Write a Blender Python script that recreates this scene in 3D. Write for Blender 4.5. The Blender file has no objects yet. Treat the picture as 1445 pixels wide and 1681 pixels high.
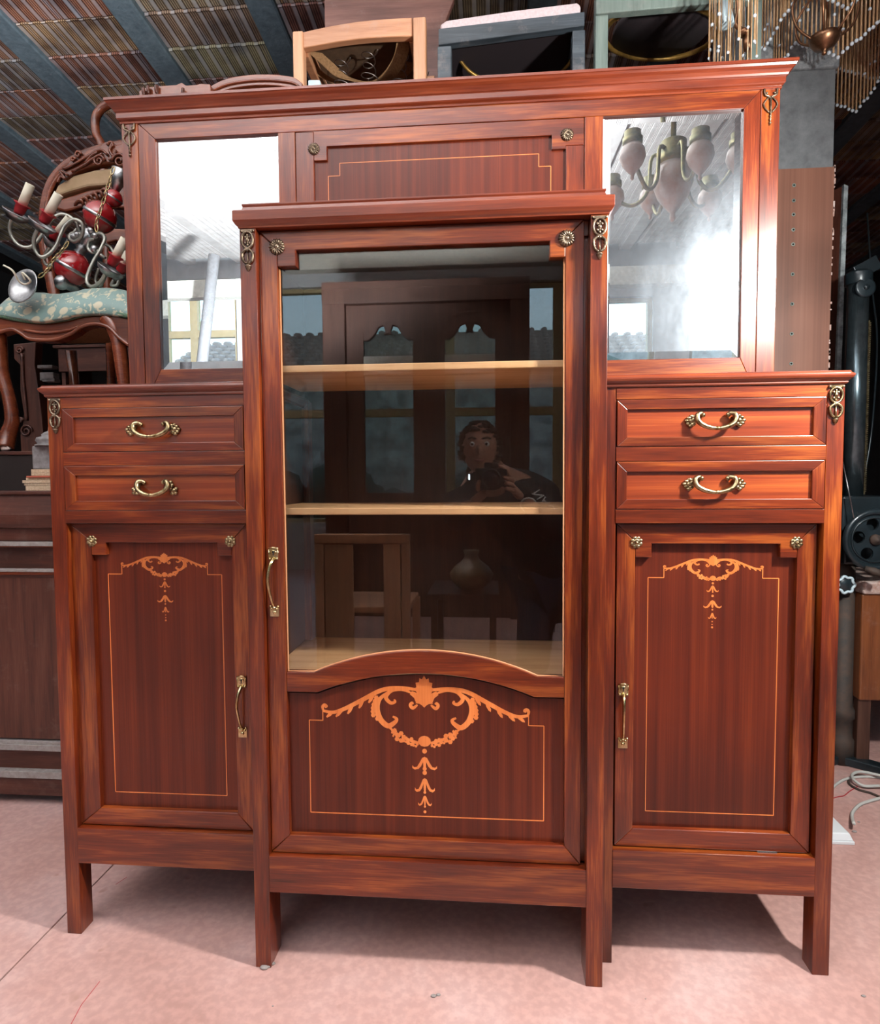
import bpy, bmesh, math, random
from mathutils import Vector, Matrix
random.seed(7)
S = bpy.context.scene
COL = S.collection
R = math.radians

# ------------------------------------------------------------------ camera
F_PX, YAW, PITCH, ROLL = 1031.35, 0.0815, -0.0531, -0.0060
CAM = Vector((0.1389, -1.3384, 1.0565))
fwd = Vector((-math.sin(YAW) * math.cos(PITCH), math.cos(YAW) * math.cos(PITCH), math.sin(PITCH)))
rt0 = Vector((math.cos(YAW), math.sin(YAW), 0)); up0 = rt0.cross(fwd)
rt = math.cos(ROLL) * rt0 + math.sin(ROLL) * up0
up = -math.sin(ROLL) * rt0 + math.cos(ROLL) * up0
cd = bpy.data.cameras.new('camera'); cam = bpy.data.objects.new('camera', cd); COL.objects.link(cam)
m = Matrix((rt, up, -fwd)).transposed().to_4x4(); m.translation = CAM; cam.matrix_world = m
cd.sensor_fit = 'VERTICAL'; cd.sensor_height = 24; cd.lens = F_PX * 24 / 1681
cd.clip_start = 0.02; cd.clip_end = 200
S.camera = cam

def at(u, v, y):
    d = rt * ((u - 722.5) / F_PX) - up * ((v - 840.5) / F_PX) + fwd
    return CAM + d * ((y - CAM.y) / d.y)

# ------------------------------------------------------------------ world, lights, exposure
W = bpy.data.worlds.new('world'); S.world = W; W.use_nodes = True
wn = W.node_tree.nodes; wl = W.node_tree.links
bg = wn['Background']
wtc = wn.new('ShaderNodeTexCoord'); wsp = wn.new('ShaderNodeSeparateXYZ'); wcr = wn.new('ShaderNodeValToRGB')
wl.new(wtc.outputs['Generated'], wsp.inputs[0]); wl.new(wsp.outputs['Z'], wcr.inputs[0]); wl.new(wcr.outputs[0], bg.inputs['Color'])
wcr.color_ramp.elements[0].position = 0.0; wcr.color_ramp.elements[0].color = (0.75, 0.83, 0.92, 1)
wcr.color_ramp.elements[1].position = 0.6; wcr.color_ramp.elements[1].color = (0.42, 0.62, 0.95, 1)
bg.inputs['Strength'].default_value = 4.5

def lamp(kind, name, loc, target, energy, color, size=0.2, **kw):
    l = bpy.data.lights.new(name, kind); l.energy = energy; l.color = color
    if kind == 'AREA': l.shape = kw.get('shape', 'DISK'); l.size = size; l.size_y = kw.get('size_y', size)
    if kind == 'AREA' and 'spread' in kw: l.spread = kw['spread']
    if kind == 'SPOT': l.spot_size = kw.get('angle', 1.2); l.spot_blend = kw.get('blend', .6); l.shadow_soft_size = size
    o = bpy.data.objects.new(name, l); COL.objects.link(o); o.location = loc
    o.rotation_euler = (Vector(target) - Vector(loc)).to_track_quat('-Z', 'Y').to_euler(); return o
lamp('AREA', 'studio_flash', (1.22, -0.50, 1.78), (0.0, 0.15, 1.12), 62.0, (1.0, 0.95, 0.89), 0.13)
lamp('SPOT', 'bounce_flash', (-0.9, -2.0, 1.85), (-1.62, -2.25, 3.6), 2350.0, (0.86, 0.92, 1.0), 0.10, angle=R(168), blend=.5)

S.view_settings.view_transform = 'Standard'; S.view_settings.look = 'None'
S.view_settings.gamma = 1.0; S.view_settings.use_curve_mapping = False
S.view_settings.exposure = 0.0
S.cycles.use_denoising = True; S.cycles.max_bounces = 8; S.cycles.caustics_reflective = False; S.cycles.caustics_refractive = False
S.cycles.transparent_max_bounces = 12; S.cycles.sample_clamp_indirect = 6.0

# ------------------------------------------------------------------ material helpers
def new_mat(name):
    mt = bpy.data.materials.new(name); mt.use_nodes = True
    nt = mt.node_tree; return mt, nt.nodes, nt.links, nt.nodes['Principled BSDF']

def ramp(n, stops):
    r = n.new('ShaderNodeValToRGB'); e = r.color_ramp.elements
    while len(e) < len(stops): e.new(0.5)
    for k, (p, c) in enumerate(stops): e[k].position = p; e[k].color = (*c, 1)
    return r

def wood(name, cols, axis='Z', rough=0.3, freq=38, stretch=11, coat=0.55, contrast=(0.28, 0.5, 0.76), wear=0.0, distort=0.35, spec=0.4):
    """long grain along one axis, slow figure plus fine pores; per-object offset"""
    mt, n, l, b = new_mat(name)
    tc = n.new('ShaderNodeTexCoord'); oi = n.new('ShaderNodeObjectInfo')
    add = n.new('ShaderNodeVectorMath'); add.operation = 'ADD'
    mul = n.new('ShaderNodeVectorMath'); mul.operation = 'SCALE'; mul.inputs[0].default_value = (7.3, 5.1, 9.7)
    l.new(oi.outputs['Random'], mul.inputs['Scale']); l.new(tc.outputs['Object'], add.inputs[0]); l.new(mul.outputs[0], add.inputs[1])
    mp = n.new('ShaderNodeMapping')
    sc = [freq, freq, freq]; sc['XYZ'.index(axis)] = freq / stretch
    mp.inputs['Scale'].default_value = sc; mp.inputs['Rotation'].default_value = (0.02, 0.05, 0.03)
    l.new(add.outputs[0], mp.inputs[0])
    a = n.new('ShaderNodeTexNoise'); a.inputs['Scale'].default_value = 1.0; a.inputs['Detail'].default_value = 5; a.inputs['Distortion'].default_value = distort
    l.new(mp.outputs[0], a.inputs[0])
    mp2 = n.new('ShaderNodeMapping'); sc = [freq * 9] * 3; sc['XYZ'.index(axis)] = freq * 9 / (stretch * 2.2); mp2.inputs['Scale'].default_value = sc
    l.new(add.outputs[0], mp2.inputs[0])
    p = n.new('ShaderNodeTexNoise'); p.inputs['Scale'].default_value = 1.0; p.inputs['Detail'].default_value = 3
    l.new(mp2.outputs[0], p.inputs[0])
    mx = n.new('ShaderNodeMix'); mx.inputs[0].default_value = 0.32
    l.new(a.outputs[0], mx.inputs[2]); l.new(p.outputs[0], mx.inputs[3])
    r = ramp(n, [(contrast[0], cols[0]), (contrast[1], cols[1]), (contrast[2], cols[2])])
    l.new(mx.outputs[0], r.inputs[0]); last = r.outputs[0]
    big = n.new('ShaderNodeTexNoise'); big.inputs['Scale'].default_value = 2.2; big.inputs['Detail'].default_value = 2; l.new(add.outputs[0], big.inputs[0])
    hs = n.new('ShaderNodeHueSaturation'); mr = n.new('ShaderNodeMapRange'); mr.inputs[1].default_value = .3; mr.inputs[2].default_value = .7
    mr.inputs[3].default_value = .72; mr.inputs[4].default_value = 1.28; l.new(big.outputs[0], mr.inputs[0]); l.new(mr.outputs[0], hs.inputs['Value']); l.new(last, hs.inputs['Color']); last = hs.outputs[0]
    if wear:
        w = n.new('ShaderNodeTexNoise'); w.inputs['Scale'].default_value = 14; w.inputs['Detail'].default_value = 8; w.inputs['Roughness'].default_value = .75; l.new(add.outputs[0], w.inputs[0])
        wr = ramp(n, [(0.55, (0, 0, 0)), (0.72, (wear, wear, wear))]); l.new(w.outputs[0], wr.inputs[0])
        m2 = n.new('ShaderNodeMix'); m2.data_type = 'RGBA'; l.new(wr.outputs[0], m2.inputs[0]); l.new(last, m2.inputs[6]); m2.inputs[7].default_value = (.42, .36, .34, 1); last = m2.outputs[2]
    l.new(last, b.inputs['Base Color'])
    b.inputs['Roughness'].default_value = rough; b.inputs['Coat Weight'].default_value = coat; b.inputs['Coat Roughness'].default_value = 0.16
    b.inputs['Specular IOR Level'].default_value = spec
    bp = n.new('ShaderNodeBump'); bp.inputs['Strength'].default_value = 0.10; bp.inputs['Distance'].default_value = 0.002
    l.new(mx.outputs[0], bp.inputs['Height']); l.new(bp.outputs[0], b.inputs['Normal'])
    return mt

def plain(name, col, rough=0.5, metal=0.0, noise=0.0, nscale=30, col2=None, bump=0.0, coat=0.0, emit=None, spec=.5):
    mt, n, l, b = new_mat(name)
    b.inputs['Base Color'].default_value = (*col, 1); b.inputs['Roughness'].default_value = rough; b.inputs['Metallic'].default_value = metal
    b.inputs['Coat Weight'].default_value = coat; b.inputs['Specular IOR Level'].default_value = spec
    if emit: b.inputs['Emission Color'].default_value = (*emit[0], 1); b.inputs['Emission Strength'].default_value = emit[1]
    if noise or bump:
        tc = n.new('ShaderNodeTexCoord'); t = n.new('ShaderNodeTexNoise'); t.inputs['Scale'].default_value = nscale; t.inputs['Detail'].default_value = 6
        t.inputs['Roughness'].default_value = .65
        l.new(tc.outputs['Object'], t.inputs[0])
        if noise:
            c2 = col2 or tuple(c * 0.3 for c in col)
            r = ramp(n, [(0.5 - noise / 2, c2), (0.5 + noise / 2, col)]); l.new(t.outputs[0], r.inputs[0]); l.new(r.outputs[0], b.inputs['Base Color'])
        if bump:
            bp = n.new('ShaderNodeBump'); bp.inputs['Strength'].default_value = bump; bp.inputs['Distance'].default_value = .004
            l.new(t.outputs[0], bp.inputs['Height']); l.new(bp.outputs[0], b.inputs['Normal'])
    return mt

MC = ((0.034, 0.0042, 0.0020), (0.130, 0.0185, 0.0042), (0.385, 0.102, 0.017))
M = {}
M['mah_v'] = wood('mahogany_vertical', MC, 'Z')
M['mah_h'] = wood('mahogany_horizontal', MC, 'X')
M['mah_y'] = wood('mahogany_depth', MC, 'Y')
M['veneer'] = wood('mahogany_ribbon_veneer', ((0.050, 0.007, 0.003), (0.095, 0.0135, 0.0045), (0.170, 0.029, 0.008)), 'Z', freq=60, stretch=60, distort=.15, rough=.38, coat=.25, spec=.3)
M['veneer_h'] = wood('mahogany_drawer_veneer', ((0.10, 0.014, 0.005), (0.22, 0.036, 0.009), (0.40, 0.10, 0.022)), 'X', freq=60, stretch=40, distort=.2, rough=.32)
M['crown'] = wood('mahogany_dull_crown', ((0.06, 0.009, 0.005), (0.15, 0.026, 0.009), (0.25, 0.055, 0.018)), 'X', rough=.33, coat=.5)
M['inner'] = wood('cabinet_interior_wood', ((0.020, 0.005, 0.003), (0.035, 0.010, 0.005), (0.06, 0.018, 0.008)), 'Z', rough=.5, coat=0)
M['shelf'] = wood('pale_shelf_wood', ((0.50, 0.27, 0.13), (0.64, 0.38, 0.20), (0.72, 0.48, 0.28)), 'X', rough=.5, coat=0)
M['bead'] = plain('glazing_bead_wood', (0.45, 0.20, 0.09), .4)
M['inlay'] = wood('satinwood_inlay', ((0.50, 0.12, 0.025), (0.66, 0.19, 0.045), (0.80, 0.28, 0.08)), 'Z', rough=.32)
M['dark'] = plain('shadow_gap_black', (0.012, 0.006, 0.005), .9)
M['brass'] = plain('aged_brass', (0.56, 0.46, 0.27), .30, 1.0, noise=.35, nscale=90, col2=(0.14, 0.09, 0.035), bump=.25)
M['brass_b'] = plain('polished_brass', (0.66, 0.56, 0.33), .24, 1.0, noise=.3, nscale=60, col2=(0.38, 0.26, 0.10))
M['bronze'] = plain('tarnished_bronze', (0.34, 0.27, 0.19), .36, .9, noise=.4, nscale=120, col2=(0.07, 0.045, 0.03), bump=.3)
M['black'] = plain('keyhole_black', (0.004, 0.004, 0.004), .8)
M['hinge'] = plain('steel_hinge', (0.5, 0.5, 0.5), .4, 1)

def mirror_mat():
    mt, n, l, b = new_mat('dusty_silvered_mirror')
    out = n['Material Output']; n.remove(b)
    g = n.new('ShaderNodeBsdfGlossy'); g.inputs['Roughness'].default_value = 0.0; g.inputs['Color'].default_value = (.86, .92, .93, 1)
    g2 = n.new('ShaderNodeBsdfGlossy'); g2.inputs['Roughness'].default_value = 0.30; g2.inputs['Color'].default_value = (.76, .88, 1, 1)
    tc = n.new('ShaderNodeTexCoord'); t = n.new('ShaderNodeTexNoise'); t.inputs['Scale'].default_value = 7; t.inputs['Detail'].default_value = 8; t.inputs['Roughness'].default_value = .7
    mpp = n.new('ShaderNodeMapping'); mpp.inputs['Scale'].default_value = (1.3, 1, .7); mpp.inputs['Rotation'].default_value = (0, .6, 0)
    l.new(tc.outputs['Object'], mpp.inputs[0]); l.new(mpp.outputs[0], t.inputs[0])
    r = n.new('ShaderNodeMapRange'); r.inputs[1].default_value = .35; r.inputs[2].default_value = .72; r.inputs[3].default_value = .07; r.inputs[4].default_value = .22
    l.new(t.outputs[0], r.inputs[0]); mx = n.new('ShaderNodeMixShader')
    l.new(r.outputs[0], mx.inputs[0]); l.new(g.outputs[0], mx.inputs[1]); l.new(g2.outputs[0], mx.inputs[2]); l.new(mx.outputs[0], out.inputs[0]); return mt
M['mirror'] = mirror_mat()

def glass_mat(name, tint, boost=1.6, ior=1.5):
    mt, n, l, b = new_mat(name); out = n['Material Output']; n.remove(b)
    t = n.new('ShaderNodeBsdfTransparent'); t.inputs[0].default_value = (*tint, 1)
    g = n.new('ShaderNodeBsdfGlossy'); g.inputs['Roughness'].default_value = 0.0
    f = n.new('ShaderNodeFresnel'); ge = n.new('ShaderNodeNewGeometry'); mr = n.new('ShaderNodeMapRange')
    mr.inputs[3].default_value = ior; mr.inputs[4].default_value = 1 / ior; l.new(ge.outputs['Backfacing'], mr.inputs[0]); l.new(mr.outputs[0], f.inputs[0])
    mu = n.new('ShaderNodeMath'); mu.operation = 'MULTIPLY'; mu.inputs[1].default_value = boost; mu.use_clamp = True
    mx = n.new('ShaderNodeMixShader'); l.new(f.outputs[0], mu.inputs[0]); l.new(mu.outputs[0], mx.inputs[0])
    l.new(t.outputs[0], mx.inputs[1]); l.new(g.outputs[0], mx.inputs[2]); l.new(mx.outputs[0], out.inputs[0]); return mt
M['glass'] = glass_mat('clear_pane_glass', (.97, .97, .95), 1.35)
M['winglass'] = glass_mat('window_glass', (.9, .97, .95), 1.0)

# ------------------------------------------------------------------ mesh helpers
class MB:
    def __init__(s): s.v = []; s.f = []; s.sm = []
    def add(s, vs, fs, smooth=False):
        o = len(s.v); s.v += [tuple(p) for p in vs]; s.f += [tuple(i + o for i in f) for f in fs]; s.sm += [smooth] * len(fs); return s
    def box(s, x0, x1, y0, y1, z0, z1):
        return s.add([(x0, y0, z0), (x1, y0, z0), (x1, y1, z0), (x0, y1, z0), (x0, y0, z1), (x1, y0, z1), (x1, y1, z1), (x0, y1, z1)],
                     [(0, 3, 2, 1), (4, 5, 6, 7), (0, 1, 5, 4), (1, 2, 6, 5), (2, 3, 7, 6), (3, 0, 4, 7)])
    def obox(s, a, b, w, d, upv=(0, 0, 1)):
        """box bar from a to b with cross-section w x d"""
        a, b = Vector(a), Vector(b); t = (b - a).normalized(); u = Vector(upv)
        if abs(t.dot(u)) > .99: u = Vector((0, 1, 0))
        x = t.cross(u).normalized(); y = x.cross(t)
        vs = [p + x * (i * w / 2) + y * (j * d / 2) for p in (a, b) for i, j in ((-1, -1), (1, -1), (1, 1), (-1, 1))]
        return s.add(vs, [(0, 3, 2, 1), (4, 5, 6, 7), (0, 1, 5, 4), (1, 2, 6, 5), (2, 3, 7, 6), (3, 0, 4, 7)])
    def prism(s, poly, y0, y1):
        """polygon in x,z extruded from y0 (front) to y1"""
        ar = sum(poly[i][0] * poly[(i + 1) % len(poly)][1] - poly[(i + 1) % len(poly)][0] * poly[i][1] for i in range(len(poly)))
        if ar < 0: poly = poly[::-1]
        n = len(poly)
        vs = [(x, y0, z) for x, z in poly] + [(x, y1, z) for x, z in poly]
        fs = [tuple(range(n)), tuple(range(2 * n - 1, n - 1, -1))] + [(i, i + n, (i + 1) % n + n, (i + 1) % n) for i in range(n)]
        return s.add(vs, fs)
    def prismz(s, poly, z0, z1):
        n = len(poly); vs = [(x, y, z0) for x, y in poly] + [(x, y, z1) for x, y in poly]
        return s.add(vs, [tuple(range(n))[::-1], tuple(range(n, 2 * n))] + [(i, (i + 1) % n, (i + 1) % n + n, i + n) for i in range(n)])
    def tube(s, pts, rad, k=8, closed=False, flat=1.0, cap=True):
        pts = [Vector(p) for p in pts]; n = len(pts)
        if not isinstance(rad, (list, tuple)): rad = [rad] * n
        o = []; prev = None
        for i, p in enumerate(pts):
            if closed: t = pts[(i + 1) % n] - pts[i - 1]
            else: t = pts[min(i + 1, n - 1)] - pts[max(i - 1, 0)]
            t = t.normalized() if t.length > 1e-9 else Vector((0, 0, 1))
            if prev is None: u = Vector((0, 1, 0)) if abs(t.y) < .9 else Vector((0, 0, 1))
            else: u = prev
            u = (u - t * u.dot(t)).normalized(); prev = u; w = t.cross(u)
            o += [p + (u * math.cos(2 * math.pi * j / k) * flat + w * math.sin(2 * math.pi * j / k)) * rad[i] for j in range(k)]
        fs = []
        for i in range(n if closed else n - 1):
            a, b = i * k, ((i + 1) % n) * k
            fs += [(a + j, b + j, b + (j + 1) % k, a + (j + 1) % k) for j in range(k)]
        if cap and not closed: fs += [tuple(range(k)), tuple(range((n - 1) * k, n * k))[::-1]]
        return s.add(o, fs, True)
    def lathe(s, prof, c, axis=(0, 0, 1), k=16, arc=1.0):
        """profile of (radius, height) around an axis through c"""
        ax = Vector(axis).normalized(); u = ax.orthogonal().normalized(); w = ax.cross(u); c = Vector(c)
        vs = [c + ax * h + (u * math.cos(2 * math.pi * j / k) + w * math.sin(2 * math.pi * j / k)) * r for r, h in prof for j in range(k)]
        fs = [(i * k + j, i * k + (j + 1) % k, (i + 1) * k + (j + 1) % k, (i + 1) * k + j) for i in range(len(prof) - 1) for j in range(k)]
        fs += [tuple(range(k))[::-1], tuple(range((len(prof) - 1) * k, len(prof) * k))]
        return s.add(vs, fs, True)
    def ball(s, c, r, k=10, sc=(1, 1, 1)):
        c = Vector(c); h = max(4, k // 2); vs = []; 
        for i in range(1, h):
            a = math.pi * i / h
            vs += [(c.x + r * sc[0] * math.sin(a) * math.cos(2 * math.pi * j / k), c.y + r * sc[1] * math.sin(a) * math.sin(2 * math.pi * j / k), c.z + r * sc[2] * math.cos(a)) for j in range(k)]
        n = len(vs); vs += [(c.x, c.y, c.z + r * sc[2]), (c.x, c.y, c.z - r * sc[2])]
        fs = [(i * k + j, (i + 1) * k + j, (i + 1) * k + (j + 1) % k, i * k + (j + 1) % k) for i in range(h - 2) for j in range(k)]
        fs += [(n, j, (j + 1) % k) for j in range(k)] + [(n + 1, (h - 2) * k + (j + 1) % k, (h - 2) * k + j) for j in range(k)]
        return s.add(vs, fs, True)
    def crown(s, x0, x1, yf, yb, prof):
        """moulding run round three sides; prof = (outward, z) from bottom to top"""
        vs = []
        for o, z in prof: vs += [(x0 - o, yb, z), (x0 - o, yf - o, z), (x1 + o, yf - o, z), (x1 + o, yb, z)]
        n = len(prof); fs = [(0, 1, 2, 3)[::-1], tuple(range(4 * n - 4, 4 * n))]
        for i in range(n - 1): fs += [(i * 4 + j, i * 4 + (j + 1) % 4, i * 4 + 4 + (j + 1) % 4, i * 4 + 4 + j) for j in range(4)]
        return s.add(vs, fs)
    def ribbon(s, pts, wid, y0, th=0.0006):
        """thin flat strip in the x,z plane (inlay)"""
        y0 -= random.random() * .0003
        P = [Vector((p[0], p[1])) for p in pts]; n = len(P)
        if not isinstance(wid, (list, tuple)): wid = [wid] * n
        L, Rr = [], []
        for i, p in enumerate(P):
            t = P[min(i + 1, n - 1)] - P[max(i - 1, 0)]; t = t.normalized() if t.length else Vector((1, 0)); q = Vector((-t.y, t.x)) * wid[i] / 2
            L.append(p + q); Rr.append(p - q)
        vs = [(p.x, y0, p.y) for p in L] + [(p.x, y0, p.y) for p in Rr] + [(p.x, y0 + th, p.y) for p in L] + [(p.x, y0 + th, p.y) for p in Rr]
        fs = []
        for i in range(n - 1):
            fs += [(i, n + i, n + i + 1, i + 1), (2 * n + i, i, i + 1, 2 * n + i + 1), (n + i, 3 * n + i, 3 * n + i + 1, n + i + 1)]
        return s.add(vs, fs)
    def spot(s, c, r, y0, th=0.0006, sx=1, sz=1, k=10, ang=0):
        p = [(c[0] + r * (sx * math.cos(t) * math.cos(ang) - sz * math.sin(t) * math.sin(ang)), c[1] + r * (sx * math.cos(t) * math.sin(ang) + sz * math.sin(t) * math.cos(ang))) for t in [2 * math.pi * i / k for i in range(k)]]
        return s.prism(p, y0 - random.random() * .0003, y0 + th)
    def build(s, name, mat, parent=None, bevel=0.0, smooth=None, rot=None, origin=None):
        me = bpy.data.meshes.new(name); 
        if origin is not None: s.v = [(x - origin[0], y - origin[1], z - origin[2]) for x, y, z in s.v]
        me.from_pydata(s.v, [], s.f); me.materials.append(M[mat] if isinstance(mat, str) else mat)
        me.polygons.foreach_set('use_smooth', s.sm if smooth is None else [smooth] * len(s.f)); me.update()
        bm = bmesh.new(); bm.from_mesh(me); bmesh.ops.recalc_face_normals(bm, faces=bm.faces); bm.to_mesh(me); bm.free()
        o = bpy.data.objects.new(name, me); COL.objects.link(o)
        if origin is not None: o.location = origin
        if parent is not None:
            o.parent = parent
            o.location = Vector(o.location) - wpos(parent)
        if bevel:
            bv = o.modifiers.new('bevel', 'BEVEL'); bv.width = bevel; bv.segments = 2; bv.limit_method = 'ANGLE'; bv.angle_limit = R(40)
        return o

def wpos(o):
    p = Vector(o.location)
    while o.parent: o = o.parent; p += Vector(o.location)
    return p

def tag(o, label, cat, group=None):
    o['label'] = label; o['category'] = cat
    if group: o['group'] = group
    return o

def thing(name, loc, label, cat, group=None):
    o = bpy.data.objects.new(name, None); COL.objects.link(o); o.location = loc; o.empty_display_size = .05
    return tag(o, label, cat, group)

def struct(o): o['kind'] = 'structure'; return o
def copy_tree(o, dx=Vector((0, 0, 0)), parent=None):
    c = o.copy(); COL.objects.link(c); c.parent = parent
    if parent is None: c.location = Vector(o.location) + Vector(dx)
    for ch in o.children: copy_tree(ch, parent=c)
    return c

def smooth_path(pts, n=6):
    """Catmull-Rom through the points"""
    P = [Vector(p) for p in pts]; out = []
    for i in range(len(P) - 1):
        a, b, c, d = P[max(i - 1, 0)], P[i], P[i + 1], P[min(i + 2, len(P) - 1)]
        for k in range(n):
            t = k / n
            out.append(0.5 * ((2 * b) + (c - a) * t + (2 * a - 5 * b + 4 * c - d) * t * t + (3 * b - a - 3 * c + d) * t ** 3))
    out.append(P[-1]); return out
def lerp(a, b, n): return [a + (b - a) * i / (n - 1) for i in range(n)]

# ================================================================== ROOM
def floor_mat():
    mt, n, l, b = new_mat('pink_concrete'); tc = n.new('ShaderNodeTexCoord')
    a = n.new('ShaderNodeTexNoise'); a.inputs['Scale'].default_value = 2.6; a.inputs['Detail'].default_value = 8; a.inputs['Roughness'].default_value = .62; a.inputs['Distortion'].default_value = .5
    l.new(tc.outputs['Object'], a.inputs[0])
    r = ramp(n, [(.30, (.46, .265, .235)), (.5, (.55, .34, .31)), (.72, (.63, .44, .42))]); l.new(a.outputs[0], r.inputs[0])
    c = n.new('ShaderNodeTexNoise'); c.inputs['Scale'].default_value = 55; c.inputs['Detail'].default_value = 4; l.new(tc.outputs['Object'], c.inputs[0])
    r2 = ramp(n, [(.42, (.86, .86, .86)), (.62, (1, 1, 1))]); l.new(c.outputs[0], r2.inputs[0])
    mx = n.new('ShaderNodeMix'); mx.data_type = 'RGBA'; mx.blend_type = 'MULTIPLY'; mx.inputs[0].default_value = 1; l.new(r.outputs[0], mx.inputs[6]); l.new(r2.outputs[0], mx.inputs[7])
    v = n.new('ShaderNodeTexNoise'); v.inputs['Scale'].default_value = 16; v.inputs['Detail'].default_value = 2; l.new(tc.outputs['Object'], v.inputs[0])
    r3 = ramp(n, [(.70, (0, 0, 0)), (.76, (1, 1, 1))]); l.new(v.outputs[0], r3.inputs[0])
    m2 = n.new('ShaderNodeMix'); m2.data_type = 'RGBA'; l.new(r3.outputs[0], m2.inputs[0]); l.new(mx.outputs[2], m2.inputs[6]); m2.inputs[7].default_value = (.42, .25, .21, 1)
    l.new(m2.outputs[2], b.inputs['Base Color']); b.inputs['Roughness'].default_value = .55
    bp = n.new('ShaderNodeBump'); bp.inputs['Strength'].default_value = .12; bp.inputs['Distance'].default_value = .003; l.new(a.outputs[0], bp.inputs['Height']); l.new(bp.outputs[0], b.inputs['Normal'])
    return mt
M['floor'] = floor_mat()
M['plaster_dark'] = plain('near_black_plaster', (0.035, 0.032, 0.032), .9, noise=.5, nscale=4, col2=(.012, .012, .013))  # near-black, randomly mottled plaster for the back and side walls
M['plaster'] = plain('whitewashed_wall', (0.72, 0.73, 0.72), .85, noise=.6, nscale=5, col2=(.5, .5, .5))
M['concrete'] = plain('blue_grey_concrete', (0.15, 0.20, 0.225), .8, noise=.45, nscale=26, col2=(.075, .105, .125), bump=1.0)
M['pillar'] = plain('grey_cement_pillar', (0.20, 0.22, 0.235), .85, noise=.5, nscale=20, col2=(.09, .10, .11), bump=.7)
M['pillar_up'] = plain('pale_flaking_cement', (0.33, 0.36, 0.38), .85, noise=.4, nscale=60, col2=(.14, .16, .18), bump=1)
def tile_mat():
    mt, n, l, b = new_mat('ribbed_clay_tile'); tc = n.new('ShaderNodeTexCoord'); oi = n.new('ShaderNodeObjectInfo')
    add = n.new('ShaderNodeVectorMath'); add.operation = 'ADD'; mul = n.new('ShaderNodeVectorMath'); mul.operation = 'SCALE'; mul.inputs[0].default_value = (9, 13, 5)
    l.new(oi.outputs['Random'], mul.inputs['Scale']); l.new(tc.outputs['Object'], add.inputs[0]); l.new(mul.outputs[0], add.inputs[1])
    rr = ramp(n, [(0, (.34, .15, .09)), (.3, (.22, .095, .09)), (.5, (.46, .31, .16)), (.7, (.18, .07, .065)), (.85, (.40, .37, .22)), (1, (.25, .14, .13))]); l.new(oi.outputs['Random'], rr.inputs[0])
    t = n.new('ShaderNodeTexNoise'); t.inputs['Scale'].default_value = 5; t.inputs['Detail'].default_value = 6; l.new(add.outputs[0], t.inputs[0])
    r1 = ramp(n, [(.35, (.35, .3, .32)), (.62, (1.25, 1.25, 1.2))]); l.new(t.outputs[0], r1.inputs[0])
    mx = n.new('ShaderNodeMix'); mx.data_type = 'RGBA'; mx.blend_type = 'MULTIPLY'; mx.inputs[0].default_value = 1; l.new(rr.outputs[0], mx.inputs[6]); l.new(r1.outputs[0], mx.inputs[7])
    mp = n.new('ShaderNodeMapping'); mp.inputs['Scale'].default_value = (20, 2.2, 1); l.new(add.outputs[0], mp.inputs[0])
    e = n.new('ShaderNodeTexNoise'); e.inputs['Scale'].default_value = 1; e.inputs['Detail'].default_value = 5; l.new(mp.outputs[0], e.inputs[0])
    r2 = ramp(n, [(.56, (0, 0, 0)), (.74, (.75, .75, .75))]); l.new(e.outputs[0], r2.inputs[0])
    m2 = n.new('ShaderNodeMix'); m2.data_type = 'RGBA'; l.new(r2.outputs[0], m2.inputs[0]); l.new(mx.outputs[2], m2.inputs[6]); m2.inputs[7].default_value = (.30, .33, .38, 1)
    # broad smooth bands (paler, limed) between groups of fine ribs, across the tile
    sx = n.new('ShaderNodeSeparateXYZ'); l.new(tc.outputs['Object'], sx.inputs[0])
    def mth(op, a, v):
        q = n.new('ShaderNodeMath'); q.operation = op; l.new(a, q.inputs[0]); q.inputs[1].default_value = v; return q.outputs[0]
    fr = mth('FRACT', mth('DIVIDE', sx.outputs['X'], .538 / 8), 0)
    bandm = mth('LESS_THAN', fr, .30); rib = mth('LESS_THAN', mth('FRACT', mth('DIVIDE', mth('SUBTRACT', fr, .30), .175), 0), .42)
    m3 = n.new('ShaderNodeMix'); m3.data_type = 'RGBA'; m3.blend_type = 'MULTIPLY'; l.new(rib, m3.inputs[0]); l.new(m2.outputs[2], m3.inputs[6]); m3.inputs[7].default_value = (.30, .26, .26, 1)
    m4 = n.new('ShaderNodeMix'); m4.data_type = 'RGBA'; l.new(mth('MULTIPLY', bandm, 1), m4.inputs[0]); l.new(m3.outputs[2], m4.inputs[6])
    m5 = n.new('ShaderNodeMix'); m5.data_type = 'RGBA'; l.new(t.outputs[0], m5.inputs[0]); m5.inputs[6].default_value = (.10, .09, .095, 1); m5.inputs[7].default_value = (.58, .60, .64, 1)
    m6 = n.new('ShaderNodeMix'); m6.data_type = 'RGBA'; m6.inputs[0].default_value = .5; l.new(m2.outputs[2], m6.inputs[6]); l.new(m5.outputs[2], m6.inputs[7]); l.new(m6.outputs[2], m4.inputs[7])
    l.new(m4.outputs[2], b.inputs['Base Color']); b.inputs['Roughness'].default_value = .6
    return mt
M['tile'] = tile_mat()
M['tile_edge'] = plain('mortar_line', (.34, .30, .20), .9, noise=.4, nscale=30)
M['roof_white'] = plain('overexposed_ceiling', (.55, .50, .46), .8, noise=.5, nscale=9, col2=(.38, .33, .30))  # pale colour paints in the flash overexposure on rear tiles and joists

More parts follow.
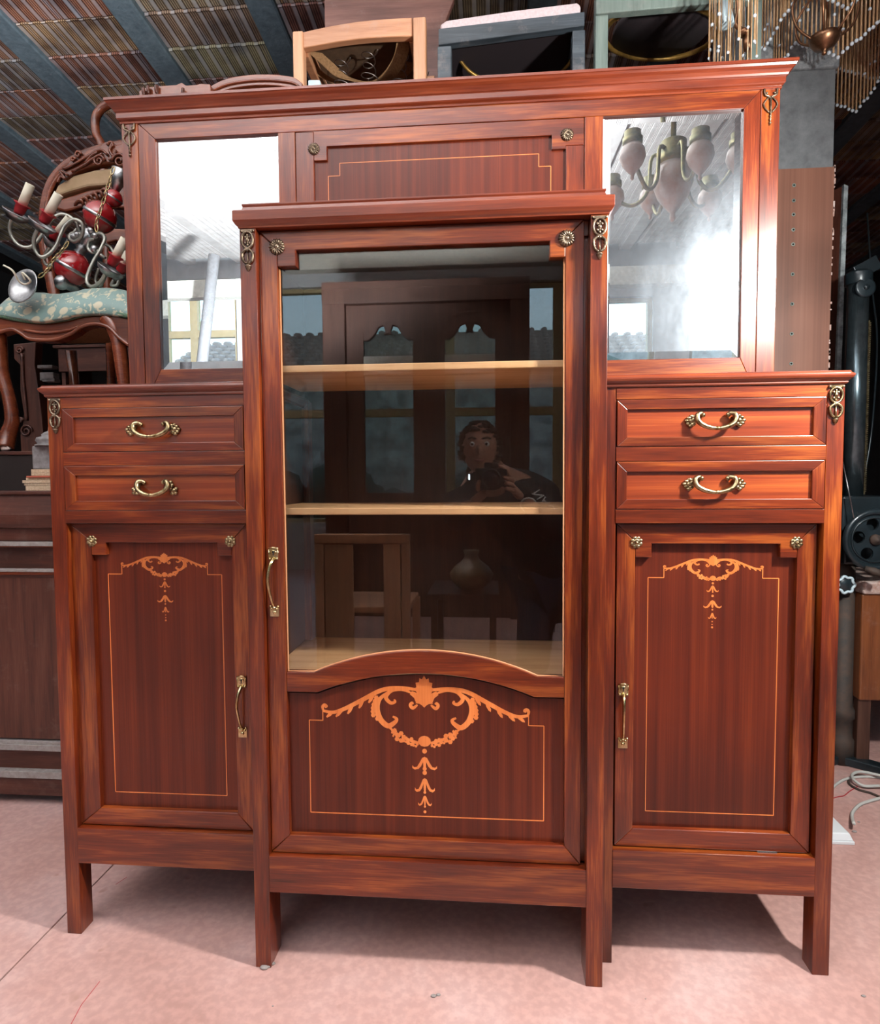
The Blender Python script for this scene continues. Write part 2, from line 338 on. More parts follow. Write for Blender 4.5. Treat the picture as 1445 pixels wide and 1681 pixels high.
fl = struct(MB().box(-5, 5, -6.0, 6.0, -.30, -.012).build('floor', 'dark'))
MB().box(-5, -.9025, -6, 6, -.02, 0).build('floor_slab', 'floor', fl)
MB().box(-.8985, 5, -6, 6, -.02, 0).build('floor_slab', 'floor', fl)
struct(MB().box(-5, 5, 5.9, 6.1, 0, 3.9).build('wall_back', 'plaster_dark'))
struct(MB().box(-5.15, -5, -6, 6, 0, 4).build('wall_left', 'plaster_dark'))
struct(MB().box(5, 5.15, -6, 6, 0, 4).build('wall_right', 'plaster_dark'))
def zc(y): return 3.45 - .06 * y
ce = struct(MB().add([(x, y, zc(y) + dz) for dz in (.12, .22) for x, y in ((-5.1, -6.1), (5.1, -6.1), (5.1, 6.1), (-5.1, 6.1))],
    [(0, 1, 2, 3), (7, 6, 5, 4), (0, 4, 5, 1), (1, 5, 6, 2), (2, 6, 7, 3), (3, 7, 4, 0)]).build('ceiling', 'dark'))
BAY = [-1.04 - .68 * k for k in range(-9, 6)]
for k, x in enumerate(BAY):
  for ya, yb_, jm in ((-6, 1.12, 'roof_white'), (1.12, 6, 'concrete')):  # rear lengths coloured pale, as if blown out by the flash
    MB().add([(x + a, y, zc(y) + c) for y in (ya, yb_) for a, c in ((0, .008), (.008, 0), (.132, 0), (.14, .008), (.14, .13), (0, .13))],
        [(0, 1, 2, 3, 4, 5)[::-1], (6, 7, 8, 9, 10, 11)] + [(i, (i + 1) % 6, (i + 1) % 6 + 6, i + 6) for i in range(6)]).build('joist', jm, ce)
def tile_mesh(ox=0, oy=0, mb=None, w=.538, d=.232, z0=0, slope=0):
    """hollow clay pot: broad smooth bands alternating with fine ribs, thicker lip at one end"""
    mb = mb or MB(); pts = []; nb = 8; cell = w / nb
    for i in range(nb):
        x = ox + i * cell
        pts += [(x, .0), (x + cell * .30, .0)]
        for j in range(4):
            q = x + cell * (.30 + .175 * j); pts += [(q + cell * .03, .004), (q + cell * .10, .004), (q + cell * .13, .0012)]
    pts.append((ox + w, 0)); n = len(pts); vs = []
    for yy, dz in ((0, -.004), (.012, 0), (d - .01, .001), (d, .006)):
        vs += [(px, oy + yy, z0 + pz + dz - slope * yy) for px, pz in pts]
    fs = [(r * n + i, r * n + i + 1, (r + 1) * n + i + 1, (r + 1) * n + i) for r in range(3) for i in range(n - 1)]
    o = len(vs); vs += [(ox, oy, z0 + .09), (ox + w, oy, z0 + .09), (ox + w, oy + d, z0 + .09), (ox, oy + d, z0 + .09)]
    fs += [(o, o + 1, o + 2, o + 3), (0, o, o + 3, 3 * n), (n - 1, 4 * n - 1, o + 2, o + 1)]
    fs += [tuple(range(n)) + (o + 1, o), tuple(range(3 * n, 4 * n)) + (o + 2, o + 3)]
    return mb.add(vs, fs)
tp = tile_mesh(slope=.06).build('tile', 'tile', ce)
first = True; ts = MB()
rt_ = random.Random(3)
for k, x in enumerate(BAY[:-0 or None]):
    for j in range(-32, 20):
        y = .85 + .235 * j + .0 
        if y > 5.8 or y < -5.95: continue
        z = zc(y) + .028
        if 1.2 < y < 5.4:
            o = tp if first else tp.copy()
            if not first: COL.objects.link(o); o.parent = ce
            first = False
            o.location = Vector((x + .141, y, z + rt_.uniform(-.004, .004))); o.rotation_euler = (rt_.uniform(-.012, .012), rt_.uniform(-.006, .006), 0)
        else: tile_mesh(x + .141, y, ts, z0=z, slope=.06)
to = ts.build('tile_field', 'roof_white', ce); to['kind'] = 'stuff'

# ---- the glazed wall behind the photographer (seen in the mirrors and the glass)
M['frame_tan'] = plain('sun_bleached_window_frame', (.50, .40, .22), .6, noise=.4, nscale=20, col2=(.38, .29, .15))
M['frame_cream'] = plain('cream_painted_frame', (.66, .63, .54), .6, noise=.3, nscale=30, col2=(.5, .47, .4))
M['oldwood'] = wood('weathered_door_wood', ((.045, .018, .012), (.08, .034, .022), (.12, .06, .04)), 'Z', rough=.55, coat=0)
WF = -5.9
ops = [(-4.1, -3.1, 2.35, 3.62), (-2.75, 2.1, .55, 3.25), (2.5, 4.3, .55, 3.25)]
wf = MB(); xs = -5.0
for x0, x1, z0, z1 in ops:
    wf.box(xs, x0, WF - .2, WF, 0, 3.95); wf.box(x0, x1, WF - .2, WF, 0, z0); wf.box(x0, x1, WF - .2, WF, z1, 3.95); xs = x1
wf.box(xs, 5.0, WF - .2, WF, 0, 3.95)
struct(wf.build('wall_front', 'plaster'))
for i, (x0, x1, z0, z1) in enumerate(ops):
    mb = MB(); nx = (2, 4, 3)[i]
    cuts = [x0 + (x1 - x0) * j / nx for j in range(nx + 1)] if i else [x0, -3.70, x1]
    for c in cuts: mb.box(max(c - .05, x0), min(c + .05, x1), WF - .16, WF - .06, z0, z1)
    for z in (z0, z0 + (z1 - z0) * .47, z1): mb.box(x0, x1, WF - .155, WF - .065, max(z - .045, z0), min(z + .045, z1))
    w = struct(mb.build('window_%d' % (i + 1), 'frame_tan'))
    for j in range(nx):
        MB().box(cuts[j] + .03, cuts[j + 1] - .03, WF - .115, WF - .110, z0 + .03, z1 - .03).build('pane', 'winglass', w)
struct(MB().box(-5, 5, -4.62, -4.5, 2.98, 3.16).build('trim_1', 'frame_cream'))
struct(MB().box(-.55, -.43, -4.60, -4.52, 3.16, 3.71).build('trim_2', 'frame_cream'))

# outside, through the glazing
M['grass'] = plain('garden_hedge', (.055, .075, .045), .9, noise=.6, nscale=6, col2=(.02, .03, .02), bump=.6)
M['rooftile'] = plain('faded_roof_tiles', (.42, .30, .24), .85, noise=.6, nscale=12, col2=(.22, .15, .12))
M['render'] = plain('pale_render', (.5, .45, .40), .9, noise=.3, nscale=3)
struct(MB().box(-14, 14, -20, -6.15, -.4, -.3).build('ground', 'grass'))
nh = thing('neighbour_house', (0, -13, -.3), 'pale rendered house with a tiled roof seen reflected through the windows', 'house')
MB().box(-7, 7, -16, -12, -.3, 3.4).build('wall', 'render', nh)
rf = MB()
for r in range(9):
    rf.box(-7.4, 7.4, -11.7 - .28 * r - .32, -11.7 - .28 * r, 3.35 + .14 * r, 3.43 + .14 * r)
    for c in range(50): rf.tube([(-7.3 + .3 * c, -11.7 - .28 * r, 3.44 + .14 * r), (-7.3 + .3 * c, -12.02 - .28 * r, 3.50 + .14 * r)], .07, 6)
o = rf.build('roof_tiles', 'rooftile', nh); o['kind'] = 'stuff'
hg = MB(); rh = random.Random(5)
for i in range(60): hg.ball((rh.uniform(-8, 8), rh.uniform(-9.6, -8.8), rh.uniform(-.1, 1.0)), rh.uniform(.4, .6), 8)
tag(hg.build('hedge', 'grass'), 'green garden hedge outside the window wall behind the photographer', 'hedge')

# ================================================================== THE CABINET
cab = thing('display_cabinet', (0, .15, 0), 'large mahogany display cabinet with glass door, brass handles and two mirrors, standing in the centre', 'cabinet')
W2, TL, TR, P, A, HB = .850, -.372, .367, .0663, .034, .3285
ZW, ZT = 1.2427, 1.5676          # undersides of the wing top and of the tower crown
def pc(mb, name, mat, bevel=.0012, parent=cab): return mb.build(name, mat, parent, bevel)

# legs and posts
for x0, x1 in ((-W2, -W2 + A), (W2 - A, W2)):
    pc(MB().box(x0, x1, 0, .0445, 0, ZW), 'post', 'mah_v')
pc(MB().box(TL - .026, TL + .004, .002, .044, 0, ZW), 'post', 'mah_v'); pc(MB().box(TR - .004, TR + .032, .002, .044, 0, ZW), 'post', 'mah_v')
pc(MB().box(TL, TL + A, -P, .001, 0, ZT), 'post', 'mah_v'); pc(MB().box(TR - A, TR, -P, .001, 0, ZT), 'post', 'mah_v')
for x in (-W2, W2 - A, TL, TR - A): pc(MB().box(x, x + A, HB - .045, HB - .002, 0, 1.26), 'rear_leg', 'mah_v')
# carcass
for s in (-1, 1):
    x = s * W2; pc(MB().box(min(x, x - s * .018), max(x, x - s * .018), .044, HB - .045, .171, ZW), 'side_panel', 'mah_v')
    x = TL if s < 0 else TR
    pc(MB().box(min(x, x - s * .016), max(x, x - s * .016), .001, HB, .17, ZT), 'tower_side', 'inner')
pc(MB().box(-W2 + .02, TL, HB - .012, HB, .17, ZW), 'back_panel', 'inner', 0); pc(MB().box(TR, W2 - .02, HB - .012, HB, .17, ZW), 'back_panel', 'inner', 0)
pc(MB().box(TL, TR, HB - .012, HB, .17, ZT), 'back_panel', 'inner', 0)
pc(MB().box(-W2 + .018, TL, .03, HB, .175, .19), 'bottom_panel', 'mah_h', 0); pc(MB().box(TR, W2 - .018, .03, HB, .175, .19), 'bottom_panel', 'mah_h', 0)
pc(MB().box(TL + .01, TR - .01, -P + .03, HB, .175, .19), 'bottom_panel', 'mah_h', 0)
# wing rails
for x0, x1 in ((-W2 + A, TL - .026), (TR + .032, W2 - A)):
    for z0, z1 in ((1.2178, ZW), (1.0898, 1.1203), (.9605, .9901), (.1709, .2544)):
        pc(MB().box(x0 - .001, x1 + .001, .0005, .024, z0, z1), 'rail', 'mah_h')
# tower rail
pc(MB().box(TL + A - .001, TR - A + .001, -P + .002, -P + .028, .1685, .2485), 'rail', 'mah_h')
pc(MB().box(TL + A, TR - A, -P + .026, -P + .040, ZT - .03, ZT), 'rail', 'mah_h')
pc(MB().box(TR - A - .012, TR - A, -P + .034, -P + .05, .2485, ZT - .03), 'door_stop', 'mah_v', 0); pc(MB().box(TL + A, TL + A + .012, -P + .045, -P + .06, .2485, ZT - .03), 'door_stop', 'mah_v', 0)
# wing tops with moulding
prof = [(0, ZW), (.002, ZW), (.004, 1.2455), (.0035, 1.2485), (.007, 1.251), (.0105, 1.2545), (.0125, 1.2585), (.0125, 1.2615), (.009, 1.2635), (.007, 1.266), (.007, 1.268)]
pc(MB().crown(-W2, TL + .02, 0, .36, prof), 'top_board', 'crown', 0); pc(MB().crown(TR - .02, W2, 0, .36, prof), 'top_board', 'crown', 0)
pc(MB().box(-.835, TL, .012, .37, 1.268, 1.2715), 'top_board', 'crown'); pc(MB().box(TR, .835, .012, .37, 1.268, 1.2715), 'top_board', 'crown')
# tower crown
prof = [(0, ZT), (.002, ZT), (.0025, 1.5705), (.006, 1.5735), (.0095, 1.5785), (.0105, 1.581), (.0105, 1.5995), (.0085, 1.6015), (-.0045, 1.602), (-.003, 1.6045), (-.004, 1.608), (-.0055, 1.612), (-.004, 1.6155), (-.004, 1.6185)]
pc(MB().crown(TL, TR, -P, HB - .002, prof), 'tower_crown', 'crown', .0006)
# interior of the tower
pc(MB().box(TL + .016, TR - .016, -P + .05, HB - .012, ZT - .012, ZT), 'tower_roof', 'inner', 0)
pc(MB().box(TL + .016, TR - .016, -P + .045, HB - .012, .612, .628), 'tower_floor', 'shelf', .001)
for z in (.9805, 1.283): pc(MB().box(TL + .017, TR - .017, -.022, .27, z, z + .0150), 'shelf', 'shelf', .002)

# ---- doors: mitred frame pieces, sunk panel, inlay
def door_frame(root, X0, X1, Z0, Z1, xi0, xi1, zi0, xn0, xn1, zn, znt, y0, th, bottom=None):
    """X0..Z1 outside, xi/zi inside, xn.. the notched upper corners. Mitre seams left as fine gaps"""
    g = .0004
    top = [(X0, Z1), (X1, Z1), (xi1 + g, znt + .004 + g), (xi1, zn), (xn1, zn), (xn1, znt), (xn0, znt), (xn0, zn), (xi0, zn), (xi0 - g, znt + .004 + g)]
    pc(MB().prism(top, y0, y0 + th), 'top_rail', 'mah_h', .0016, root)
    pc(MB().prism([(X0, Z1 - g * 2), (xi0 - g, znt + .004 - g), (xi0, zn), (xi0, zi0), (X0, Z0 + g * 2)], y0 + .0003, y0 + th), 'stile', 'mah_v', .0012, root)
    pc(MB().prism([(X1, Z1 - g * 2), (xi1 + g, znt + .004 - g), (xi1, zn), (xi1, zi0), (X1, Z0 + g * 2)], y0 + .0003, y0 + th), 'stile', 'mah_v', .0012, root)
    pc(MB().prism([(X0 + g, Z0), (X1 - g, Z0), (xi1 - g, zi0), (xi0 + g, zi0)], y0, y0 + th), 'bottom_rail', 'mah_h', .0016, root)

def rosette(root, x, z, y, r, kind):
    mb = MB()
    if kind == 'daisy':
        for k in range(16):
            a = 2 * math.pi * k / 16
            mb.tube([(x + math.cos(a) * r * .25, y - .0042, z + math.sin(a) * r * .25), (x + math.cos(a) * r * .65, y - .0038, z + math.sin(a) * r * .65), (x + math.cos(a) * r * .93, y - .0012, z + math.sin(a) * r * .93)], [r * .06, r * .135, r * .10], 6)
        mb.lathe([(r * .92, 0), (r * .85, .001), (r * .3, .003), (r * .26, .0055), (r * .1, .0065), (.0001, .0068)], (x, y, z), (0, -1, 0), 20)
    else:
        for k in range(8):
            a = 2 * math.pi * (k + .5) / 8
            mb.ball((x + math.cos(a) * r * .68, y - .0016, z + math.sin(a) * r * .68), r * .31, 8, (1, .35, 1))
        mb.lathe([(r * .8, 0), (r * .78, .002), (r * .5, .0026), (r * .46, .0042), (r * .36, .0042), (r * .34, .0026), (r * .27, .0038), (r * .18, .0066), (.0001, .0076)], (x, y, z), (0, -1, 0), 20)
    return mb.build('rosette', 'bronze' if kind == 'daisy' else 'brass', root)

def bar_handle(root, x, zt, zb, y, swing):
    """keyhole plate on top, curved flat grip, square plate below"""
    h = zt - zb; mb = MB(); w = .0098
    mb.box(x - w, x + w, y - .0022, y, zt - .025, zt); mb.tube([(x - w - .001, y - .003, zt - .001), (x, y - .0036, zt + .0012), (x + w + .001, y - .003, zt - .001)], .0016, 6)
    for s in (-1, 1): mb.tube([(x + s * w, y - .0026, zt - .001), (x + s * w, y - .0026, zt - .025)], .0011, 6); mb.ball((x + s * w * .78, y - .003, zt - .0225), .0026, 8)
    mb.lathe([(.0065, 0), (.0062, .0012), (.0048, .0014)], (x, y - .002, zt - .0105), (0, -1, 0), 14)
    mb.box(x - w, x + w, y - .0022, y, zb, zb + .021)
    for s in (-1, 1): mb.ball((x + s * w * .85, y - .003, zb + .0215), .0030, 8); mb.ball((x + s * w * .5, y - .003, zb + .0165), .0028, 8)
    mb.ball((x, y - .003, zb + .0095), .0042, 10, (1, .7, 1)); mb.ball((x, y - .0042, zb + .019), .0042, 8)
    zs = [zt - .023, zt - .030, zt - .040, zt - .060, (zt + zb) / 2 - .006, zb + .034, zb + .021]
    ys = [.003, .0125, .0165, .019, .0175, .011, .004]
    mb.tube(smooth_path([(x + swing * d, y - yy, z) for z, yy, d in zip(zs, ys, (0, -.1, -.35, -.6, -.55, -.2, 0))], 4),
            [.0045] * 3 + lerp(.0042, .0022, 22), 8)
    o = mb.build('door_handle', 'brass_b', root)
    k = MB().lathe([(.0022, 0), (.0021, .0016)], (x, y - .0022, zt - .0085), (0, -1, 0), 12).box(x - .0012, x + .0012, y - .0038, y - .002, zt - .0155, zt - .009)
    k.build('keyhole', 'black', root); return o

def scroll(mb, c, r0, r1, a0, a1, w0, w1, y, n=14):
    pts = [(c[0] + lerp(r0, r1, n)[i] * math.cos(t), c[1] + lerp(r0, r1, n)[i] * math.sin(t)) for i, t in enumerate(lerp(a0, a1, n))]
    mb.ribbon(pts, lerp(w0, w1, n), y)
def curve2(p, n=7): return [(q.x, q.z) for q in smooth_path([(a, 0, b) for a, b in p], n)]

def marquetry(root, cx, ztop, s, y, kind):
    """crest, scrolled wings, heart-shaped garland and a drip of bell flowers; s scales x and z"""
    mb = MB(); sx, sz = s
    def L(pts, w):
        for q in (1, -1):
            pp = curve2([(cx + q * a * sx, ztop + b * sz) for a, b in pts]); n = len(pp)
            ww = [w[0] + (w[1] - w[0]) * abs(math.sin(math.pi * (i / (n - 1)) ** .8)) for i in range(n)] if len(w) == 2 else lerp(w[0], w[2], n)
            mb.ribbon(pp, ww, y)
    # unit frame: the large one, wing tips at +-1, z in the same unit
    L([(.07, -.20), (.25, -.18), (.42, -.22), (.60, -.36), (.78, -.50), (.90, -.56), (1.0, -.54)], (.0026 * sx / .107, .0046 * sx / .107))
    L([(.13, -.245), (.22, -.20), (.32, -.22), (.375, -.32), (.33, -.40), (.285, -.385), (.295, -.35)], (.0015 * sx / .107, .0042 * sx / .107))
    L([(.36, -.25), (.44, -.36), (.462, -.50), (.43, -.65), (.36, -.74), (.30, -.70), (.27, -.64), (.31, -.60)], (.0018 * sx / .107, .0058 * sx / .107))
    L([(.065, -.42), (.11, -.47), (.135, -.43), (.12, -.395), (.105, -.41)], (.0015 * sx / .107, .0036 * sx / .107))
    L([(.06, -.38), (.075, -.30), (.13, -.245)], (.004 * sx / .107, .006 * sx / .107))
    L([(1.0, -.54), (1.005, -.48), (.985, -.455), (.965, -.475), (.985, -.49)], (.0015 * sx / .107, .0032 * sx / .107))
    for q in (1, -1):
        for a, b, an in ((.52, -.36, -1.0), (.62, -.44, -1.1), (.73, -.53, -1.0), (.84, -.585, -.8), (.93, -.60, -.7)):
            mb.spot((cx + q * a * sx, ztop + (b + .012) * sz), .0036 * sx / .107, y, sx=1.6, sz=.5, k=7, ang=q * an)
        for i in range(8):
            t = i / 7; ax = .47 + .035 * math.sin(math.pi * t * .9); az = -.33 - .36 * t
            mb.spot((cx + q * (ax if t < .75 else ax - (t - .75) * .3) * sx, ztop + az * sz), .0026 * sx / .107, y, k=6)
    # crest leaf
    cr = [(0, .01), (.022, -.05), (.045, -.03), (.05, -.09), (.082, -.10), (.075, -.16), (.095, -.19), (.07, -.25), (.06, -.33), (.085, -.40), (.045, -.405), (.02, -.43), (0, -.46)]
    mb.prism([(cx + a * sx, ztop + b * sz) for a, b in cr] + [(cx - a * sx, ztop + b * sz) for a, b in cr[-2:0:-1]], y, y + .0006)
    # garland
    for q in (1, -1):
        for a, b, r in ((.24, -.90, .0052), (.135, -.965, .004), (.30, -.82, .0028), (.185, -.94, .003), (.09, -1.0, .003)):
            for k in range(5): mb.spot((cx + q * a * sx + .75 * r * sx / .107 * math.cos(k * 1.257), ztop + b * sz + .75 * r * sx / .107 * math.sin(k * 1.257)), r * .50 * sx / .107, y, k=6)
        mb.ribbon([(cx + q * .36 * sx, ztop - .74 * sz), (cx + q * .24 * sx, ztop - .90 * sz)], .0022 * sx / .107, y)
        mb.ribbon([(cx + q * .28 * sx, ztop - .78 * sz), (cx + q * .31 * sx, ztop - .90 * sz)], .0018 * sx / .107, y)
        mb.ribbon([(cx + q * .19 * sx, ztop - .92 * sz), (cx + q * .06 * sx, ztop - .985 * sz)], .003 * sx / .107, y)
    mb.spot((cx, ztop - .955 * sz), .0068 * sx / .107, y, sx=1, sz=.85, k=12)
    # drip
    def dot(z, r): mb.spot((cx, ztop + z * sz), r * sx / .107, y, k=8)
    def bell(z, w, h):
        for q in (-1, 1):
            mb.prism([(cx + q * a * w, ztop + z * sz + b * h) for a, b in ((0, 0), (.2, -.1), (.42, -.55), (.62, -.9), (.85, -.95), (1, -.78), (1.0, -1.0), (.8, -1.15), (.5, -1.08), (.3, -.85), (.12, -.45), (.1, -1.0), (0, -1.15))], y, y + .0006)
    k = sx / .107
    if kind == 'low':
        dot(-1.10, .0026); bell(-1.185, .0130 * k, .012 * k); dot(-1.36, .0022); dot(-1.42, .0024); bell(-1.50, .0105 * k, .013 * k); dot(-1.64, .0013); dot(-1.71, .0015); bell(-1.76, .0072 * k, .0095 * k); dot(-1.92, .0012); dot(-2.0, .0016)
    else:
        dot(-1.16, .0026); bell(-1.25, .013 * k, .013 * k); dot(-1.52, .0018); dot(-1.68, .0028); bell(-1.86, .0195 * k, .0155 * k); dot(-2.13, .0016); dot(-2.25, .002); bell(-2.38, .0088 * k, .012 * k); dot(-2.58, .0012); dot(-2.74, .0014); dot(-2.86, .0013); dot(-2.98, .0022)
    return mb.build('inlay', 'inlay', root)

def stringing(root, pts, y, w=.0016):
    mb = MB()
    for a, b in zip(pts, pts[1:]): mb.ribbon([a, b], w, y)
    return mb.build('stringing', 'inlay', root)

for s in (-1, 1):
    X0, X1 = ((-.8205, -.3945) if s < 0 else (.4035, .8125))
    YD = .015; cx = -.6035 if s < 0 else .6075
    X0, X1 = (-.8165, -.4035) if s < 0 else (.4045, .8105)
    d = bpy.data.objects.new('cupboard_door', None); COL.objects.link(d); d.parent = cab
    hw = .1645
    door_frame(d, X0, X1, .2565, .9590, cx - hw, cx + hw, .2965, cx - .1305, cx + .1305, .8875, .9165, YD, .020)
    pc(MB().box(cx - hw - .005, cx + hw + .005, YD + .013, YD + .0195, .293, .92), 'panel', 'veneer', 0, d)
    yp = YD + .0126
    for q in (-1, 1): rosette(d, cx + q * .1625, .9195, YD, .0135, 'flower')
    xb, zt_, zb_ = .1345, .8425, .3300
    stringing(d, [(cx - .1015, .8625), (cx - .1015, zt_), (cx - xb, zt_), (cx - xb, zb_), (cx + xb, zb_), (cx + xb, zt_), (cx + .1015, zt_), (cx + .1015, .8625)], yp)
    marquetry(d, cx, .8915, (.1015, .052), yp, 'tall')
    bar_handle(d, (-.4225 if s < 0 else .4205), .6145, .4745, YD, .009 * (1 if s < 0 else .3))
    if s > 0: pc(MB().box(.705, .745, YD - .002, YD + .01, .2535, .2560), 'hinge', 'hinge', 0, d)

# ---- tall glazed door of the tower
gd = bpy.data.objects.new('glass_door', None); COL.objects.link(gd); gd.parent = cab
YT = -P + .016; TH = .022
X0, X1, Z0, Z1 = -.3375, .3232, .2500, 1.5665
xi0, xi1 = -.2995, .2865; xn0, xn1, zn, znt = -.2605, .2555, 1.4945, 1.5265; zb = .2895
g = .0004
pc(MB().prism([(X0, Z1), (X1, Z1), (xi1 + g, znt + .004), (xi1, zn), (xn1, zn), (xn1, znt), (xn0, znt), (xn0, zn), (xi0, zn), (xi0 - g, znt + .004)], YT, YT + TH), 'top_rail', 'mah_h', .0018, gd)
pc(MB().prism([(X0, Z1 - .001), (xi0 - g, znt + .003), (xi0, zn), (xi0 + .003, zb), (X0, Z0 + .001)], YT + .0003, YT + TH), 'stile', 'mah_v', .0015, gd)
pc(MB().prism([(X1, Z1 - .001), (xi1 + g, znt + .003), (xi1, zn), (xi1 + .003, zb), (X1, Z0 + .001)], YT + .0003, YT + TH), 'stile', 'mah_v', .0015, gd)
pc(MB().prism([(X0 + g, Z0), (X1 - g, Z0), (xi1 + .003, zb), (xi0 + .003, zb)], YT, YT + TH), 'bottom_rail', 'mah_h', .0016, gd)
def archpts(zf, za, xa, x0, x1, n=22):
    """flat shoulders at zf with a segmental arch rising to za between -xa and xa"""
    h = za - zf; Rr = (xa * xa + h * h) / (2 * h)
    mid = [(x - .002, za - Rr + math.sqrt(Rr * Rr - x * x)) for x in lerp(-xa, xa, n)]
    return [(x0, zf)] + mid + [(x1, zf)]
up_, lo_ = archpts(.6465, .6965, .236, -.297, .2885), archpts(.6035, .6485, .229, -.297, .2885)
pc(MB().prism(up_ + lo_[::-1], YT + .001, YT + TH), 'arched_rail', 'mah_h', .0014, gd)
# glazing bead following the opening
loop = [(xi0 + .001, zn), (xn0, zn), (xn0, znt), (xn1, znt), (xn1, zn), (xi1 - .001, zn)]
bead = MB().tube([(x, YT + .009, z) for x, z in [(xi0 + .0012, zn)] + [(xi0 + .0035, .647)] + up_[1:-1] + [(xi1 + .001, .647), (xi1 - .0012, zn)]], .0023, 6)
bead.build('glazing_bead', 'bead', gd)
MB().prism([(x, z - .008) for x, z in up_] + [(xi1 + .002, znt + .004), (xi0 - .004, znt + .004)], YT + .0125, YT + .0150).build('glass_pane', 'glass', gd)
pc(MB().prism(archpts(.5975, .6425, .229, -.300, .292)[0:] + [(.292, .285), (-.300, .285)], YT + .0135, YT + .0200), 'lower_panel', 'veneer', 0, gd)
yp = YT + .0131; cx = -.0035
stringing(gd, [(cx - .2195, .570), (cx - .2195, .5385), (cx - .2495, .5385), (cx - .2495, .3345), (cx + .2515, .3345), (cx + .2515, .5385), (cx + .2195, .5385), (cx + .2195, .570)], yp, .0020)
marquetry(gd, cx, .6395, (.2185, .1475), yp, 'low')
rosette(gd, -.2995, 1.534, YT, .0172, 'daisy'); rosette(gd, .2885, 1.530, YT, .0172, 'daisy')
bar_handle(gd, -.3195, .9125, .7665, YT, .012)

# ---- drawers
def drawer_pull(root, cx, z, y, w, leaf):
    """bail with scrolled ends over pierced leaf back-plates"""
    mb = MB(); h = w / 2
    P3 = [(-.21, .0150, .006), (-.245, .0165, .009), (-.30, .014, .012), (-.315, .006, .014), (-.28, -.003, .016), (-.19, -.010, .018), (-.09, -.0135, .019), (0, -.0148, .020)]
    pts = [(cx + a * w, y - d, z + b) for a, b, d in P3]; pts += [(2 * cx - px, py, pz) for px, py, pz in pts[-2::-1]]
    n = len(smooth_path(pts, 4)); mb.tube(smooth_path(pts, 4), [.0036 + .0018 * abs(math.sin(2 * math.pi * i / (n - 1))) for i in range(n)], 8)
    mb.ball((cx, y - .021, z - .0146), .0052, 8, (1.3, .8, .8))
    for s in (-1, 1):
        mb.ball((cx + s * .205 * w, y - .006, z + .0135), .0052, 10); mb.ball((cx + s * .255 * w, y - .005, z + .0165), .0038, 8)
        mb.tube([(cx + s * .30 * w, y - .002, z + .012), (cx + s * .35 * w, y - .006, z + .004), (cx + s * .33 * w, y - .003, z - .006)], [.003, .006, .003], 8, flat=.5)
        for a, b, r in ((.385, .010, .0034), (.43, .007, .0034), (.465, .002, .0032), (.44, -.003, .0036), (.40, -.007, .0036), (.36, -.004, .004), (.39, .002, .0044), (.34, .009, .0042)) if leaf else \
                ((.40, -.004, .0050), (.36, .006, .0040), (.44, -.001, .0034), (.43, -.009, .0034), (.37, -.010, .0036), (.33, .012, .0036)):
            mb.ball((cx + s * a * w, y - .0036, z + b * 1.15), r * 1.18, 8, (1.35, .9, .9))
            mb.tube([(cx + s * .33 * w, y - .003, z + b * .3), (cx + s * a * w, y - .005, z + b)], [.0022, .0012], 5)
    mb.build('drawer_handle', 'brass', root)
for s in (-1, 1):
    x0, x1 = (-.8155, -.3995) if s < 0 else (.4000, .8150)
    cx = -.6055 if s < 0 else .6055
    for j, (z0, z1, zi0, zi1) in enumerate(((1.1210, 1.2172, 1.1395, 1.1970), (.9907, 1.0892, 1.0110, 1.0680))):
        d = bpy.data.objects.new('drawer', None); COL.objects.link(d); d.parent = cab
        y = -.001; a0, a1 = cx - .1845, cx + .1845; g = .0002; th = .018
        pc(MB().prism([(x0, z1), (x1, z1), (a1, zi1), (a0, zi1)], y, y + th), 'front_rail', 'mah_h', .0010, d)
        pc(MB().prism([(x0, z0), (x1, z0), (a1, zi0), (a0, zi0)], y, y + th), 'front_rail', 'mah_h', .0010, d)
        pc(MB().prism([(x0, z0 + g), (x0, z1 - g), (a0 - g, zi1), (a0 - g, zi0)], y + .0002, y + th), 'front_stile', 'mah_v', .0010, d)
        pc(MB().prism([(x1, z0 + g), (x1, z1 - g), (a1 + g, zi1), (a1 + g, zi0)], y + .0002, y + th), 'front_stile', 'mah_v', .0010, d)
        pc(MB().box(a0 - .004, a1 + .004, y + .006, y + .015, zi0 - .004, zi1 + .004), 'front_panel', 'veneer_h', 0, d)
        drawer_pull(d, cx + (-.001 if s < 0 else -.008), (1.1665, 1.0385)[j] if s < 0 else (1.1700, 1.0400)[j], y + .006, (.128, .112)[j] if s < 0 else (.122, .128)[j], not (s < 0 and j))

